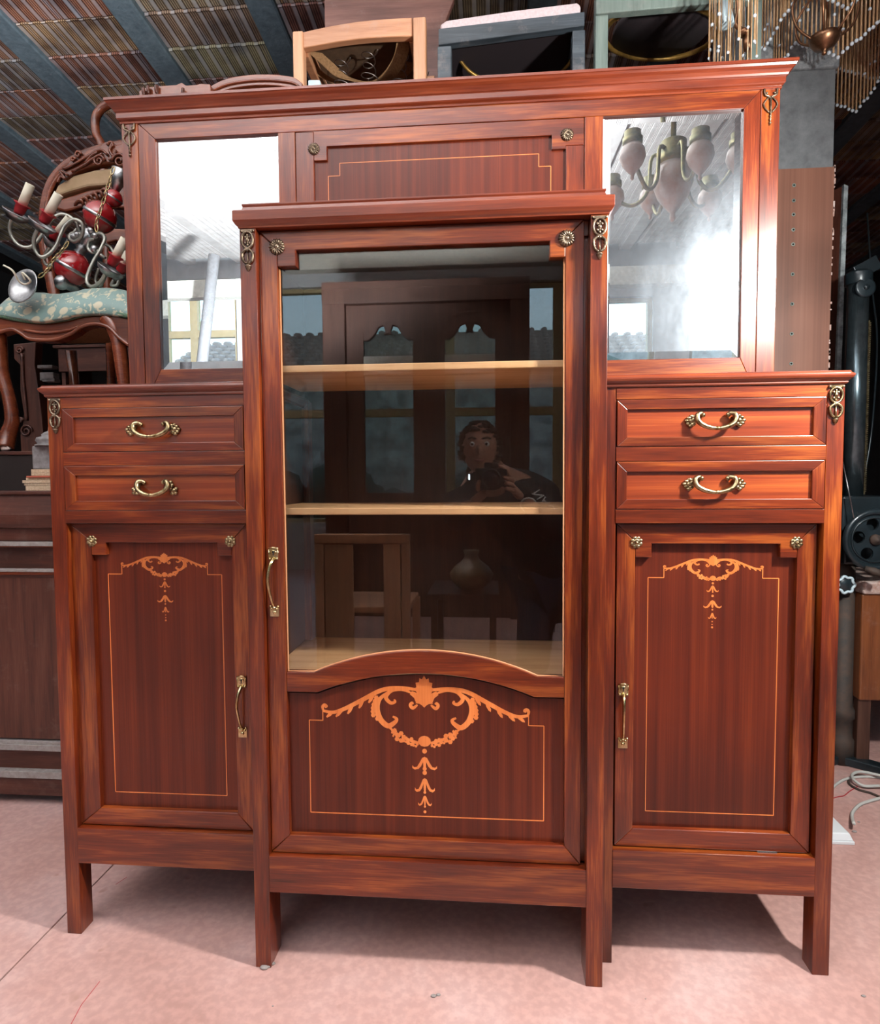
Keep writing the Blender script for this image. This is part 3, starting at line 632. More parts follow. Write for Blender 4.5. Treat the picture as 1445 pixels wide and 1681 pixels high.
# ---- bronze corner mounts
def mount(cx, zt, y, h, w, mat='bronze', old=False):
    mb = MB(); k = h / .084; hw = w / 2
    if not old:
        mb.box(cx - hw * .95, cx + hw * .95, y - .003, y, zt - .006 * k, zt - .001 * k)
        for s in (-1, 1): mb.ball((cx + s * hw * .9, y - .003, zt - .004 * k), .0028 * k, 8)
        mb.tube([(cx + hw * .85 * math.cos(t), y - .0028, zt - .022 * k + .0165 * k * math.sin(t)) for t in [2 * math.pi * i / 16 for i in range(16)]], .0024 * k, 6, True)
        for a, b, r in ((0, -.022, .0042), (-.3, -.016, .0026), (.3, -.016, .0026), (-.3, -.028, .0026), (.3, -.028, .0026), (0, -.012, .0024), (0, -.032, .0028)): mb.ball((cx + a * hw, y - .0025, zt + b * k), r * k, 8, (1, .7, 1.1))
        mb.tube([(cx, y - .0025, zt - .010 * k), (cx, y - .003, zt - .034 * k)], .0014 * k, 6)
        mb.ball((cx, y - .0028, zt - .041 * k), .0046 * k, 8, (1, .6, 1))
        for s in (-1, 1):
            mb.tube(smooth_path([(cx + s * .15 * hw, y - .003, zt - .040 * k), (cx + s * .72 * hw, y - .003, zt - .047 * k), (cx + s * .80 * hw, y - .0034, zt - .056 * k), (cx + s * .55 * hw, y - .003, zt - .065 * k), (cx + s * .15 * hw, y - .0025, zt - .069 * k)], 3), .0025 * k, 6)
            for q in range(4): mb.ball((cx + s * (.78 - .05 * q) * hw, y - .002, zt - (.046 + .006 * q) * k), .0026 * k, 6, (1.1, .7, .7))
        mb.tube([(cx, y - .002, zt - .046 * k), (cx, y - .003, zt - .072 * k)], [.0010 * k, .0018 * k], 6)
        mb.lathe([(.0062 * k, 0), (.0066 * k, .0015 * k), (.0054 * k, .0022 * k), (.0050 * k, .006 * k), (.002 * k, .0105 * k), (.0004, .0115 * k)], (cx, y - .001, zt - .0725 * k), (0, 0, -1), 12)
    else:
        for s in (-1, 1):
            mb.tube(smooth_path([(cx + s * .9 * hw, y - .003, zt), (cx + s * .8 * hw, y - .004, zt - .014 * k), (cx + s * .2 * hw, y - .003, zt - .018 * k), (cx, y - .003, zt - .024 * k)], 3), .0022 * k, 6)
            mb.tube(smooth_path([(cx + s * .3 * hw, y - .003, zt - .020 * k), (cx + s * .95 * hw, y - .003, zt - .034 * k), (cx + s * .75 * hw, y - .003, zt - .044 * k), (cx + s * .2 * hw, y - .003, zt - .054 * k)], 3), .0017 * k, 6)
            mb.ball((cx + s * .55 * hw, y - .003, zt - .010 * k), .0030 * k, 7)
        mb.tube([(cx, y - .003, zt - .018 * k), (cx + .0008, y - .004, zt - .050 * k), (cx - .0006, y - .003, zt - .084 * k)], [.0026 * k, .0016 * k, .0010 * k], 6)
        for q in range(4): mb.ball((cx, y - .003, zt - (.054 + .008 * q) * k), .0030 * k, 6, (1.2, .7, .7))
    mb.build('corner_mount', mat, cab)
mount(-.8310, 1.2405, 0, .079, .027); mount(.8320, 1.2405, 0, .079, .029, 'brass')
mount(-.3550, 1.5655, -P, .084, .028); mount(.3500, 1.5655, -P, .084, .029)
mount(-.8280, 2.0120, HB, .088, .034, old=True); mount(.8285, 2.0120, HB, .088, .034, old=True)

# ---- mirrored superstructure
pc(MB().box(-.851, -.806, HB, HB + .034, 1.2715, 2.014), 'post', 'mah_v'); pc(MB().box(.807, .852, HB, HB + .034, 1.2715, 2.014), 'post', 'mah_v')
pc(MB().prism([(-.8055, 2.014), (.8065, 2.014), (.766, 1.9700), (-.758, 1.9700)], HB + .001, HB + .026), 'top_rail', 'mah_h')
pc(MB().prism([(-.8055, 1.2715), (.8065, 1.2715), (.768, 1.359), (-.760, 1.359)], HB + .001, HB + .026), 'bottom_rail', 'mah_h')
pc(MB().prism([(-.8055, 2.0135), (-.7585, 1.970), (-.7605, 1.359), (-.8055, 1.272)], HB + .0015, HB + .026), 'stile', 'mah_v')
pc(MB().prism([(.8065, 2.0135), (.7665, 1.970), (.7685, 1.359), (.8065, 1.272)], HB + .0015, HB + .026), 'stile', 'mah_v')
pc(MB().box(-.421, -.375, HB + .0015, HB + .026, 1.359, 1.970), 'stile', 'mah_v'); pc(MB().box(.377, .423, HB + .0015, HB + .026, 1.359, 1.970), 'stile', 'mah_v')
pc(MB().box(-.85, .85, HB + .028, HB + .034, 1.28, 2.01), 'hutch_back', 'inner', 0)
g = .0004
pc(MB().prism([(-.3735, 1.9690), (.3755, 1.9690), (.3755, 1.902), (.330, 1.902), (.330, 1.894), (.2945, 1.894), (.2945, 1.929), (-.290, 1.929), (-.290, 1.894), (-.325, 1.894), (-.325, 1.902), (-.325, 1.969)], HB + .002, HB + .022), 'panel_frame', 'mah_h')
pc(MB().box(-.3735, -.3255, HB + .0022, HB + .022, 1.36, 1.9685), 'panel_frame', 'mah_v'); pc(MB().box(.3305, .3755, HB + .0022, HB + .022, 1.36, 1.9015), 'panel_frame', 'mah_v')
pc(MB().box(-.33, .335, HB + .009, HB + .016, 1.36, 1.935), 'centre_panel', 'veneer', 0)
cx = .002; stringing(cab, [(cx - .291, 1.40), (cx - .291, 1.856), (cx - .260, 1.856), (cx - .260, 1.888), (cx + .260, 1.888), (cx + .260, 1.856), (cx + .291, 1.856), (cx + .291, 1.40)], HB + .0086, .0018)
rosette(cab, -.3245, 1.924, HB + .002, .0162, 'daisy'); rosette(cab, .3330, 1.928, HB + .002, .0170, 'daisy')
def mirror(x0, x1, z0, z1, tilt=0.0):
    b = .0215; d = .0021; y = HB + .0075
    vs = [(x0, y + d, z0), (x1, y + d, z0), (x1, y + d, z1), (x0, y + d, z1), (x0 + b, y, z0 + b), (x1 - b, y, z0 + b), (x1 - b, y, z1 - b), (x0 + b, y, z1 - b)]
    vs += [(x0, y + .006, z0), (x1, y + .006, z0), (x1, y + .006, z1), (x0, y + .006, z1)]
    f = [(4, 5, 6, 7), (0, 1, 5, 4), (1, 2, 6, 5), (2, 3, 7, 6), (3, 0, 4, 7), (11, 10, 9, 8), (8, 9, 1, 0), (9, 10, 2, 1), (10, 11, 3, 2), (11, 8, 0, 3)]
    MB().add(vs, f).build('mirror', 'mirror', cab)
mirror(-.7605, -.4195, 1.3575, 1.9715); mirror(.4215, .7690, 1.3575, 1.9715)
prof = [(0, 2.012), (.0025, 2.012), (.003, 2.0165), (.0015, 2.0185), (.007, 2.0215), (.009, 2.024), (.009, 2.0365), (.0105, 2.0385), (.0125, 2.0390), (.014, 2.0435), (.019, 2.0495), (.0255, 2.0545), (.0275, 2.0595), (.0300, 2.0605), (.0300, 2.0670)]
pc(MB().crown(-.851, .852, HB, HB + .10, prof), 'cornice', 'crown', 0)

# ================================================================== THINGS BEHIND AND AROUND
def fl_at(u, v, z=0.0):
    d = rt * ((u - 722.5) / F_PX) - up * ((v - 840.5) / F_PX) + fwd
    return CAM + d * ((z - CAM.z) / d.z)
M['blond'] = wood('blond_beech', ((.36, .15, .075), (.52, .25, .13), (.62, .34, .20)), 'X', rough=.42, coat=.2, wear=.25)
M['blond_v'] = wood('blond_beech_upright', ((.42, .19, .09), (.56, .29, .16), (.66, .38, .23)), 'Z', rough=.42, coat=.2, wear=.25)
M['ebon'] = wood('blue_black_paint', ((.018, .024, .030), (.045, .060, .075), (.09, .115, .135)), 'X', rough=.45, coat=.1, wear=.3)
M['greenpaint'] = wood('grey_green_paint', ((.10, .14, .13), (.18, .24, .22), (.26, .32, .28)), 'Z', rough=.5, coat=0, wear=.2)
M['walnut'] = wood('dusty_walnut', ((.028, .009, .006), (.070, .021, .013), (.115, .042, .028)), 'X', rough=.45, coat=.15, wear=.08)
M['walnut_v'] = wood('dusty_walnut_upright', ((.034, .011, .007), (.080, .026, .016), (.125, .048, .032)), 'Z', rough=.45, coat=.15, wear=.09)
M['redwood'] = wood('polished_red_walnut', ((.07, .014, .007), (.15, .034, .013), (.26, .075, .03)), 'X', rough=.25, coat=.6)
M['board'] = wood('brown_melamine', ((.13, .060, .042), (.20, .092, .062), (.26, .13, .092)), 'Z', rough=.4, coat=.1, freq=16, stretch=60, distort=.1)
M['plank'] = wood('purple_brown_plank', ((.11, .050, .042), (.18, .082, .066), (.25, .125, .10)), 'X', rough=.4, coat=.2, wear=.2)
M['dust'] = plain('dusty_moulding_top', (.36, .34, .33), .8, noise=.5, nscale=60, col2=(.20, .17, .16))
M['hessian'] = plain('hessian_webbing', (.42, .25, .12), .95, noise=.5, nscale=160, col2=(.20, .11, .05), bump=.5)
M['lining'] = plain('brown_seat_lining', (.16, .095, .05), .95, noise=.5, nscale=25, col2=(.07, .04, .022))
M['blackcloth'] = plain('black_underlining', (.022, .016, .020), .7)
M['pink'] = plain('pale_pink_ticking', (.74, .63, .66), .9, noise=.3, nscale=120, col2=(.6, .5, .53))
M['steel'] = plain('spring_steel', (.30, .27, .26), .4, 1)
M['chrome'] = plain('brushed_chrome', (.50, .52, .54), .30, 1, noise=.3, nscale=40, col2=(.26, .27, .28))
M['armgrey'] = plain('satin_nickel_arm', (.36, .37, .33), .40, .8)
M['redball'] = plain('crimson_lacquer', (.36, .008, .012), .14, coat=1, noise=.3, nscale=4, col2=(.28, .006, .010))
M['redcup'] = plain('crimson_metal', (.36, .012, .02), .35)
M['ivory'] = plain('ivory_candle_sleeve', (.78, .76, .62), .55)
M['gold'] = plain('gilt_rim', (.45, .28, .06), .4, .6, noise=.5, nscale=60, col2=(.18, .10, .03))
M['paper'] = plain('old_paper', (.62, .48, .34), .9, noise=.4, nscale=200, col2=(.4, .28, .18))
M['paper2'] = plain('rust_red_paper', (.42, .10, .06), .9)
M['greywood'] = plain('limed_grey_wood', (.28, .28, .29), .7, noise=.6, nscale=50, col2=(.10, .085, .08))
M['iron'] = plain('dark_teal_iron', (.022, .038, .048), .32, .3, noise=.5, nscale=14, col2=(.010, .015, .018), coat=.2)
M['oily'] = plain('oily_steel_column', (.16, .22, .25), .22, .85, noise=.55, nscale=26, col2=(.05, .075, .09))
M['rust'] = plain('rusty_iron', (.09, .055, .04), .7, .3, noise=.5, nscale=25, col2=(.03, .035, .035))
M['paleblue'] = plain('pale_blue_plastic', (.50, .66, .74), .4)
M['whiteplast'] = plain('white_plastic', (.70, .76, .80), .4)
M['cable'] = plain('grey_white_cable', (.50, .52, .50), .55)
M['redwire'] = plain('red_wire', (.40, .03, .04), .5)
M['strand'] = plain('amber_glass_rod', (.56, .37, .21), .25, noise=.4, nscale=60, col2=(.38, .22, .10), coat=.5)
M['pearl'] = plain('pearl_bead', (.66, .76, .85), .2, coat=1)
M['copper'] = plain('copper_cup', (.38, .20, .11), .35, .9, noise=.4, nscale=40, col2=(.14, .07, .04))
M['ragwhite'] = plain('chipped_white_paint', (.55, .50, .48), .8, noise=.4, nscale=40, col2=(.30, .14, .09))

def green_damask():
    mt, n, l, b = new_mat('green_silk_damask'); tc = n.new('ShaderNodeTexCoord')
    mp = n.new('ShaderNodeMapping'); mp.inputs['Scale'].default_value = (1, .6, 1); l.new(tc.outputs['Object'], mp.inputs[0])
    v = n.new('ShaderNodeTexVoronoi'); v.feature = 'F1'; v.inputs['Scale'].default_value = 19; v.inputs['Randomness'].default_value = .5; l.new(mp.outputs[0], v.inputs[0])
    r = ramp(n, [(.26, (1, 1, 1)), (.33, (0, 0, 0))]); l.new(v.outputs['Distance'], r.inputs[0])
    t = n.new('ShaderNodeTexNoise'); t.inputs['Scale'].default_value = 24; t.inputs['Distortion'].default_value = 2.5; l.new(tc.outputs['Object'], t.inputs[0])
    r2 = ramp(n, [(.56, (0, 0, 0)), (.60, (1, 1, 1))]); l.new(t.outputs[0], r2.inputs[0])
    ad = n.new('ShaderNodeMix'); ad.data_type = 'RGBA'; ad.blend_type = 'LIGHTEN'; ad.inputs[0].default_value = 1; l.new(r.outputs[0], ad.inputs[6]); l.new(r2.outputs[0], ad.inputs[7])
    mx = n.new('ShaderNodeMix'); mx.data_type = 'RGBA'; l.new(ad.outputs[2], mx.inputs[0]); mx.inputs[6].default_value = (.19, .32, .30, 1); mx.inputs[7].default_value = (.58, .57, .42, 1)
    l.new(mx.outputs[2], b.inputs['Base Color']); b.inputs['Roughness'].default_value = .42; b.inputs['Sheen Weight'].default_value = .4; return mt
M['damask'] = green_damask()
def stripe_mat():
    mt, n, l, b = new_mat('cream_and_crimson_stripe'); tc = n.new('ShaderNodeTexCoord'); w = n.new('ShaderNodeTexWave'); w.inputs['Scale'].default_value = 7; w.inputs['Distortion'].default_value = 0
    l.new(tc.outputs['Object'], w.inputs[0]); r = ramp(n, [(.80, (.66, .60, .44)), (.86, (.34, .03, .06))]); l.new(w.outputs[0], r.inputs[0]); l.new(r.outputs[0], b.inputs['Base Color']); b.inputs['Roughness'].default_value = .9; return mt
M['stripe'] = stripe_mat()

# ---- tall wardrobe hidden behind the cabinet: carries what shows above the cornice
wr = thing('wardrobe', (0, .85, 0), 'plain dark wardrobe standing directly behind the mahogany cabinet, carrying chairs', 'wardrobe')
pc(MB().box(-.84, .84, .46, 1.26, .06, 2.09), 'carcass', 'walnut_v', .003, wr); pc(MB().box(-.87, .87, .44, 1.28, 2.09, 2.12), 'top', 'walnut', .003, wr); pc(MB().box(-.85, .85, .47, 1.25, 0, .06), 'plinth', 'walnut', 0, wr)
ZS = 2.12
def bar(root, name, mat, p, q, w, d, bevel=.003):
    return MB().obox(p, q, w, d).build(name, mat, root, bevel)

# light beech chair
y0 = .74
a, b, c, d = at(497, 57, y0), at(678, 33, y0), at(678, 64, y0), at(497, 84, y0)
lc = thing('chair', (at(590, 60, y0).x, .9, ZS), 'light beech chair with broken open spring seat, standing above the cornice', 'chair', None)
for u0, u1, vt, yy in ((480, 497, 51, y0 - .02), (678, 699, 28, y0 - .02)):
    p, q = at(u0, vt, yy), at(u1, vt, yy); MB().box(p.x, q.x, yy, yy + .04, ZS, p.z).build('leg', 'blond_v', lc, .004)
for u in (495, 690):
    p = at(u, 40, y0); MB().box(p.x - .017, p.x + .017, y0 + .34, y0 + .375, ZS, ZS + .44).build('rear_leg', 'blond_v', lc, .004)
n = 9; tp_, bt = [], []
for i in range(n):
    t = i / (n - 1); k = math.sin(math.pi * t) * .010; P1, P2 = a.lerp(b, t), d.lerp(c, t); tp_.append((P1.x, P1.z + k)); bt.append((P2.x, P2.z + k))
MB().prism(tp_ + bt[::-1], y0 - .012, y0 + .014).build('seat_rail', 'blond', lc, .003)
for P1 in (a, b): MB().box(P1.x - .014, P1.x + .014, y0 + .014, y0 + .35, P1.z - .06, P1.z - .002).build('side_rail', 'blond', lc, .003)
MB().box(a.x, b.x, y0 + .34, y0 + .36, a.z - .055, a.z).build('seat_rail', 'blond', lc, .003)
zt = (a.z + b.z) / 2
MB().box(a.x + .012, b.x - .012, y0 + .018, y0 + .335, zt - .008, zt - .002).build('seat_lining', 'lining', lc)
cu = MB(); cu.ball(((a.x + b.x) / 2 + .02, y0 + .16, zt + .022), .15, 18, (1.0, 1.0, .14)); cu.build('cushion', 'stripe', lc)
sp = MB(); rs = random.Random(2)
for sx, sy in ((.10, .10), (.20, .07), (.30, .11), (.14, .22), (.27, .23), (.36, .2)):
    cxx, cyy = a.x + sx, y0 + .02 + sy
    sp.tube([(cxx + (.030 - .010 * math.sin(t / 6 * math.pi / 3)) * math.cos(t), cyy + .028 * math.sin(t), zt - .012 - .1 * t / 18.8) for t in lerp(0, 18.8, 40)], .0018, 5)
sp.build('coil_spring', 'steel', lc)['kind'] = 'stuff'
def strap(pts, w, name='webbing'):
    P = smooth_path(pts, 5); vs = []
    for i, p in enumerate(P): vs += [(p.x - w / 2, p.y, p.z), (p.x + w / 2, p.y + .02, p.z + .004), (p.x + w / 2, p.y + .023, p.z + .001), (p.x - w / 2, p.y + .003, p.z - .003)]
    m_ = len(P); fs = [(i * 4 + j, i * 4 + (j + 1) % 4, i * 4 + 4 + (j + 1) % 4, i * 4 + 4 + j) for i in range(m_ - 1) for j in range(4)] + [(0, 1, 2, 3), (4 * m_ - 4, 4 * m_ - 3, 4 * m_ - 2, 4 * m_ - 1)]
    MB().add(vs, fs, False).build(name, 'hessian', lc)
strap([at(516, 83, y0 + .03), at(535, 100, y0 + .06), at(560, 122, y0 + .09), at(590, 131, y0 + .11)], .042)
strap([at(588, 131, y0 + .11), at(620, 132, y0 + .11), at(640, 118, y0 + .08), at(656, 92, y0 + .05), at(662, 66, y0 + .03)], .040)
strap([at(505, 88, y0 + .06), at(520, 115, y0 + .11), at(560, 137, y0 + .16)], .035)
strap([at(675, 100, y0 + .12), at(655, 122, y0 + .15), at(620, 138, y0 + .16)], .035)

# blue-black chair with pink seat
y0 = .72
dc = thing('chair', (at(840, 60, y0).x, .9, ZS), 'blue-black painted chair with pale pink padded seat, standing above the cornice', 'chair')
a, b, c, d = at(720, 47, y0), at(960, 19, y0), at(960, 42, y0), at(720, 74, y0)
MB().prism([(p.x, p.z) for p in (a, b, c, d)], y0, y0 + .028).build('seat_rail', 'ebon', dc, .002)
for u0, u1, v in ((718, 741, 47), (940, 961, 20)):
    p, q = at(u0, v, y0 - .004), at(u1, v, y0 - .004); MB().box(p.x, q.x, y0 - .006, y0 + .036, ZS, p.z - .055).build('leg', 'ebon', dc, .003)
    MB().box(p.x, q.x, y0 + .36, y0 + .395, ZS, p.z - .01).build('rear_leg', 'ebon', dc, .003)
    MB().box(p.x + .008, q.x - .008, y0 + .03, y0 + .37, p.z - .07, p.z - .012).build('side_rail', 'ebon', dc, .002)
MB().add([(a.x + .03, y0 + .03, a.z - .03), (b.x - .02, y0 + .03, b.z - .03), (b.x - .02, y0 + .36, b.z - .03), (a.x + .03, y0 + .36, a.z - .03), (a.x + .03, y0 + .03, a.z - .02), (b.x - .02, y0 + .03, b.z - .02), (b.x - .02, y0 + .36, b.z - .02), (a.x + .03, y0 + .36, a.z - .02)],
    [(0, 3, 2, 1), (4, 5, 6, 7), (0, 1, 5, 4), (1, 2, 6, 5), (2, 3, 7, 6), (3, 0, 4, 7)]).build('seat_underside', 'blackcloth', dc)
p0, p1, p2, p3 = at(724, 47, y0 + .01), at(953, 24, y0 + .01), at(952, 6, y0 + .02), at(727, 36, y0 + .02)
o = MB().prism([(p0.x, p0.z - .005), (p1.x, p1.z - .005), (p1.x + .002, p1.z + .03), (p2.x - .008, p2.z), ((p2.x + p3.x) / 2, (p2.z + p3.z) / 2 + .002), (p3.x + .012, p3.z), (p0.x - .003, p0.z + .015)], y0 + .012, y0 + .38).build('seat', 'pink', dc); bv = o.modifiers.new('b', 'BEVEL'); bv.width = .012; bv.segments = 4; bv.limit_method = 'ANGLE'
MB().tube(smooth_path([at(748, 78, y0 + .1), at(755, 98, y0 + .12), at(772, 118, y0 + .14), at(800, 134, y0 + .17)], 5), .006, 6).build('seat_piping', 'gold', dc)
MB().tube(smooth_path([at(941, 80, y0 + .12), at(936, 102, y0 + .13), at(920, 120, y0 + .16)], 5), .006, 6).build('seat_piping', 'gold', dc)
for k, (z, r) in enumerate(((ZS + .05, .012),)):
    bar(dc, 'stretcher', 'ebon', (a.x + .02, y0 + .38, ZS + .12), (b.x - .02, y0 + .38, ZS + .12), .02, .02)

# grey-green chair with black round seat bottom and gilt rim
y0 = .70
gc = thing('chair', (at(1080, 60, y0).x, .9, ZS), 'grey-green painted chair seen from below, round black seat bottom with gilt rim', 'chair')
for u0, u1 in ((978, 999), (1232, 1252)):
    p, q = at(u0, 10, y0), at(u1, 10, y0); MB().box(p.x, q.x, y0, y0 + .035, ZS, at(u0, -12, y0).z).build('leg', 'greenpaint', gc, .003)
    MB().box(p.x, q.x, y0 + .36, y0 + .39, ZS, at(u0, -8, y0).z).build('rear_leg', 'greenpaint', gc, .003)
a, b, c, d = at(978, -14, y0), at(1250, -35, y0), at(1250, 2, y0), at(978, 26, y0)
MB().prism([(p.x, p.z) for p in (a, b, c, d)], y0 - .008, y0 + .02).build('seat_rail', 'greenpaint', gc, .003)
cc = at(1085, 30, y0 + .2); 
n_, f_ = at(1085, 8, y0 + .03), at(1085, 97, y0 + .33); dv = f_ - n_; cm = (n_ + f_) / 2; rv = dv / 2
MB().lathe([(.001, 0), (rv.length, 0), (rv.length, .02), (.001, .02)], cm, Vector((1, 0, 0)).cross(dv), 36).build('seat_bottom', 'blackcloth', gc)
MB().tube([cm + rv * math.sin(t) + Vector((.185 * math.cos(t), 0, 0)) for t in lerp(0, 2 * math.pi, 41)[:-1]], .0085, 6, True).build('gilt_rim', 'gold', gc)
# tall plank standing on end behind the beech chair
bd = thing('wooden_plank', (at(630, 40, 1.14).x, 1.14, ZS), 'wide purple-brown plank standing upright behind the light beech chair', 'plank')
p, q = at(533, 40, 1.12), at(737, 40, 1.12)
MB().prism([(p.x, ZS), (q.x - .01, ZS), (q.x - .01, at(730, 32, 1.12).z), (q.x + .02, at(737, 0, 1.12).z), (q.x + .02, 3.2), (p.x, 3.2)], 1.12, 1.145).build('board', 'plank', bd, .003)
MB().box(p.x + .06, p.x + .12, 1.145, 1.165, ZS + .01, 3.15).build('batten', 'plank', bd, .002)
# pieces lying at the left end
cr = thing('carved_crest', (at(285, 145, .62).x, .62, ZS), 'small carved brown crest board lying left above the cornice', 'ornament')
pts = [(228, 150), (240, 143), (262, 141), (290, 139), (298, 135), (305, 140), (322, 139), (330, 137), (345, 138), (346, 150)]
pp = [(at(u, v, .62).x, at(u, v, .62).z) for u, v in pts]
MB().prism([(pp[-1][0], ZS), (pp[0][0], ZS)] + pp, .62, .65).build('board', 'redwood', cr, .002)
mb = MB()
for u, v, an in ((236, 150, 2.2), (243, 147, 1.9), (256, 146, 1.2), (300, 151, 1.5)):
    p = at(u, v, .61); mb.ball((p.x, p.y, p.z), .010, 8, (.55, .6, 1.5)); mb.tube([(p.x, .615, p.z - .02), (p.x + .01 * math.cos(an), .612, p.z + .012)], .004, 6)
mb.build('carved_leaf', 'walnut', cr)
rb = thing('chair', (at(415, 140, .66).x, .66, ZS), 'orange-brown chair with rounded back rail, lying left of the light beech chair', 'chair')
ar = [at(u, v, .66) for u, v in ((338, 152), (352, 142), (375, 132), (410, 126), (445, 125), (476, 128), (488, 132), (498, 140))]
P = smooth_path(ar, 4); MB().prism([(p.x, p.z) for p in P] + [(p.x * .985 + ar[4].x * .015, p.z - .034) for p in reversed(P)], .65, .69).build('back_rail', 'redwood', rb, .005)
MB().tube([(p.x, .648, p.z - .020) for p in P[2:-2]], .004, 6).build('bead_moulding', 'redwood', rb)
for p in (P[2], P[-3]): MB().box(p.x, p.x + .03, .655, .685, ZS, p.z - .03).build('back_post', 'redwood', rb, .003)
MB().box(P[2].x, at(476, 130, .72).x - .012, .69, 1.05, ZS, ZS + .03).build('seat', 'redwood', rb, .006)
p = at(504, 127, .60); q = at(528, 139, .60)
bx = MB().add([(p.x, .60, ZS), (q.x + .012, .60, ZS), (q.x + .012, .70, ZS), (p.x, .70, ZS), (p.x, .61, p.z), (q.x - .008, .61, p.z - .002), (q.x - .008, .68, p.z), (p.x, .68, p.z)], [(0, 3, 2, 1), (4, 5, 6, 7), (0, 1, 5, 4), (1, 2, 6, 5), (2, 3, 7, 6), (3, 0, 4, 7)]).build('box', 'paleblue', None, .004, origin=(p.x, .65, ZS))
tag(bx, 'small pale blue box beside the left leg of the light beech chair', 'box')

# ---- chest of drawers at far left
ch = thing('wooden_chest', (-1.8, .9, 0), 'dark dusty wooden chest with pale worn mouldings behind the left wing', 'chest')
X0, X1, Y = -2.7, -.93, .55
pc(MB().box(X0, X1, Y + .012, 1.93, .075, 1.005), 'carcass', 'walnut', .002, ch)
def zr(v): return at(50, v, Y).z
pc(MB().box(X0, X1 + .01, Y - .010, 1.94, zr(812), zr(806)), 'top', 'walnut', .003, ch)
pc(MB().add([(x, Y + dy, z) for x in (X0, X1) for dy, z in ((.0, zr(812)), (-.016, zr(845)), (-.012, zr(866)), (.0, zr(868)), (0.0, zr(888)), (.02, zr(888)), (.02, zr(812)))],
   [tuple(range(7)), tuple(range(13, 6, -1))] + [(i, (i + 1) % 7, (i + 1) % 7 + 7, i + 7) for i in range(7)]), 'drawer_front', 'walnut', 0, ch)
for v0, v1, o_, nm in ((889, 896, .012, 'dust'), (896, 898, .008, 'redwood'), (934, 938, .014, 'dust'), (938, 943, .010, 'redwood'), (943, 948, .004, 'walnut'), (1215, 1220, .010, 'dust'), (1220, 1229, .016, 'dust'), (1264, 1275, .012, 'dust')):
    pc(MB().box(X0, X1, Y - o_, Y + .014, zr(v1), zr(v0)), 'moulding', nm, .001, ch)
pc(MB().box(X0, X1, Y - .002, Y + .013, zr(1212), zr(948)), 'front_panel', 'walnut_v', 0, ch)
pc(MB().box(X0, X1, Y - .006, Y + .013, zr(1304), zr(1275)), 'plinth', 'walnut', .002, ch)
for x in (X0 + .05, X1 - .12): pc(MB().box(x, x + .07, Y + .08, Y + .15, 0, .08), 'foot', 'walnut_v', 0, ch); pc(MB().box(x, x + .07, 1.8, 1.87, 0, .08), 'foot', 'walnut_v', 0, ch)
ZC = zr(806)
# crate on the chest
bk = thing('wooden_crate', (-1.7, .95, ZC), 'black wooden crate on the dark chest, under the green chair', 'crate')
zc_ = at(30, 741, .70).z
pc(MB().box(-2.4, -1.0, .70, 1.90, ZC, zc_ - .012), 'side_board', 'dark', 0, bk); pc(MB().box(-2.4, -1.0, .695, 1.905, zc_ - .012, zc_), 'lid', 'walnut', .002, bk)
# booklets
rs = random.Random(9); z = ZC
for i, (v0, v1, u0, mt) in enumerate(((803, 797, 42, 'paper'), (797, 793, 40, 'paper'), (793, 788, 38, 'paper'), (788, 784, 42, 'paper'), (784, 781, 45, 'paper2'), (781, 776, 52, 'paper'), (776, 770, 51, 'paper'))):
    zb_ = at(60, v0, .60).z if i else ZC; zt_ = at(60, v1, .60).z; x0 = at(u0, 790, .60).x
    o = MB().box(x0, x0 + .24, .595 + rs.uniform(0, .008), .675, z, zt_ - .0006).build('booklet', mt, None, .0008, origin=(x0 + .12, .63, z))
    tag(o, ('lowest cream booklet of the stack on the dark chest', 'second cream booklet from the bottom of the stack on the chest', 'cream booklet sticking out furthest left in the stack', 'middle cream booklet of the stack, under the red one', 'thin rust-red booklet in the stack on the dark chest', 'cream booklet lying just above the rust-red booklet', 'topmost cream booklet, under the grey turned wooden base')[i], 'booklet', 'booklets stacked on the chest')
    z = zt_
cs = thing('turned_wooden_base', (at(88, 740, .64).x, .64, z), 'grey limed wooden turned base standing on the stack of booklets', 'ornament')
cx = at(90, 740, .64).x; r = cx - at(62, 740, .64).x
MB().prismz([(cx + sx * r * a_, .64 + sy * r * .55 * b_) for sx, sy, a_, b_ in ((-1, -1, .85, 1), (1, -1, .85, 1), (1, -1, 1, .8), (1, 1, 1, .8), (1, 1, .85, 1), (-1, 1, .85, 1), (-1, 1, 1, .8), (-1, -1, 1, .8))], z, at(70, 733, .64).z).build('block', 'greywood', cs, .003)
zz = at(70, 733, .64).z
MB().lathe([(r * .95, 0), (r * .95, .004), (r * .8, .008), (r * .92, .018), (r * .85, .028), (r * .6, .032), (r * .62, .038), (r * .45, .046), (r * .3, .05), (r * .25, .08), (r * .2, .085)], (cx, .64, zz), (0, 0, 1), 20).build('turned_stem', 'greywood', cs)

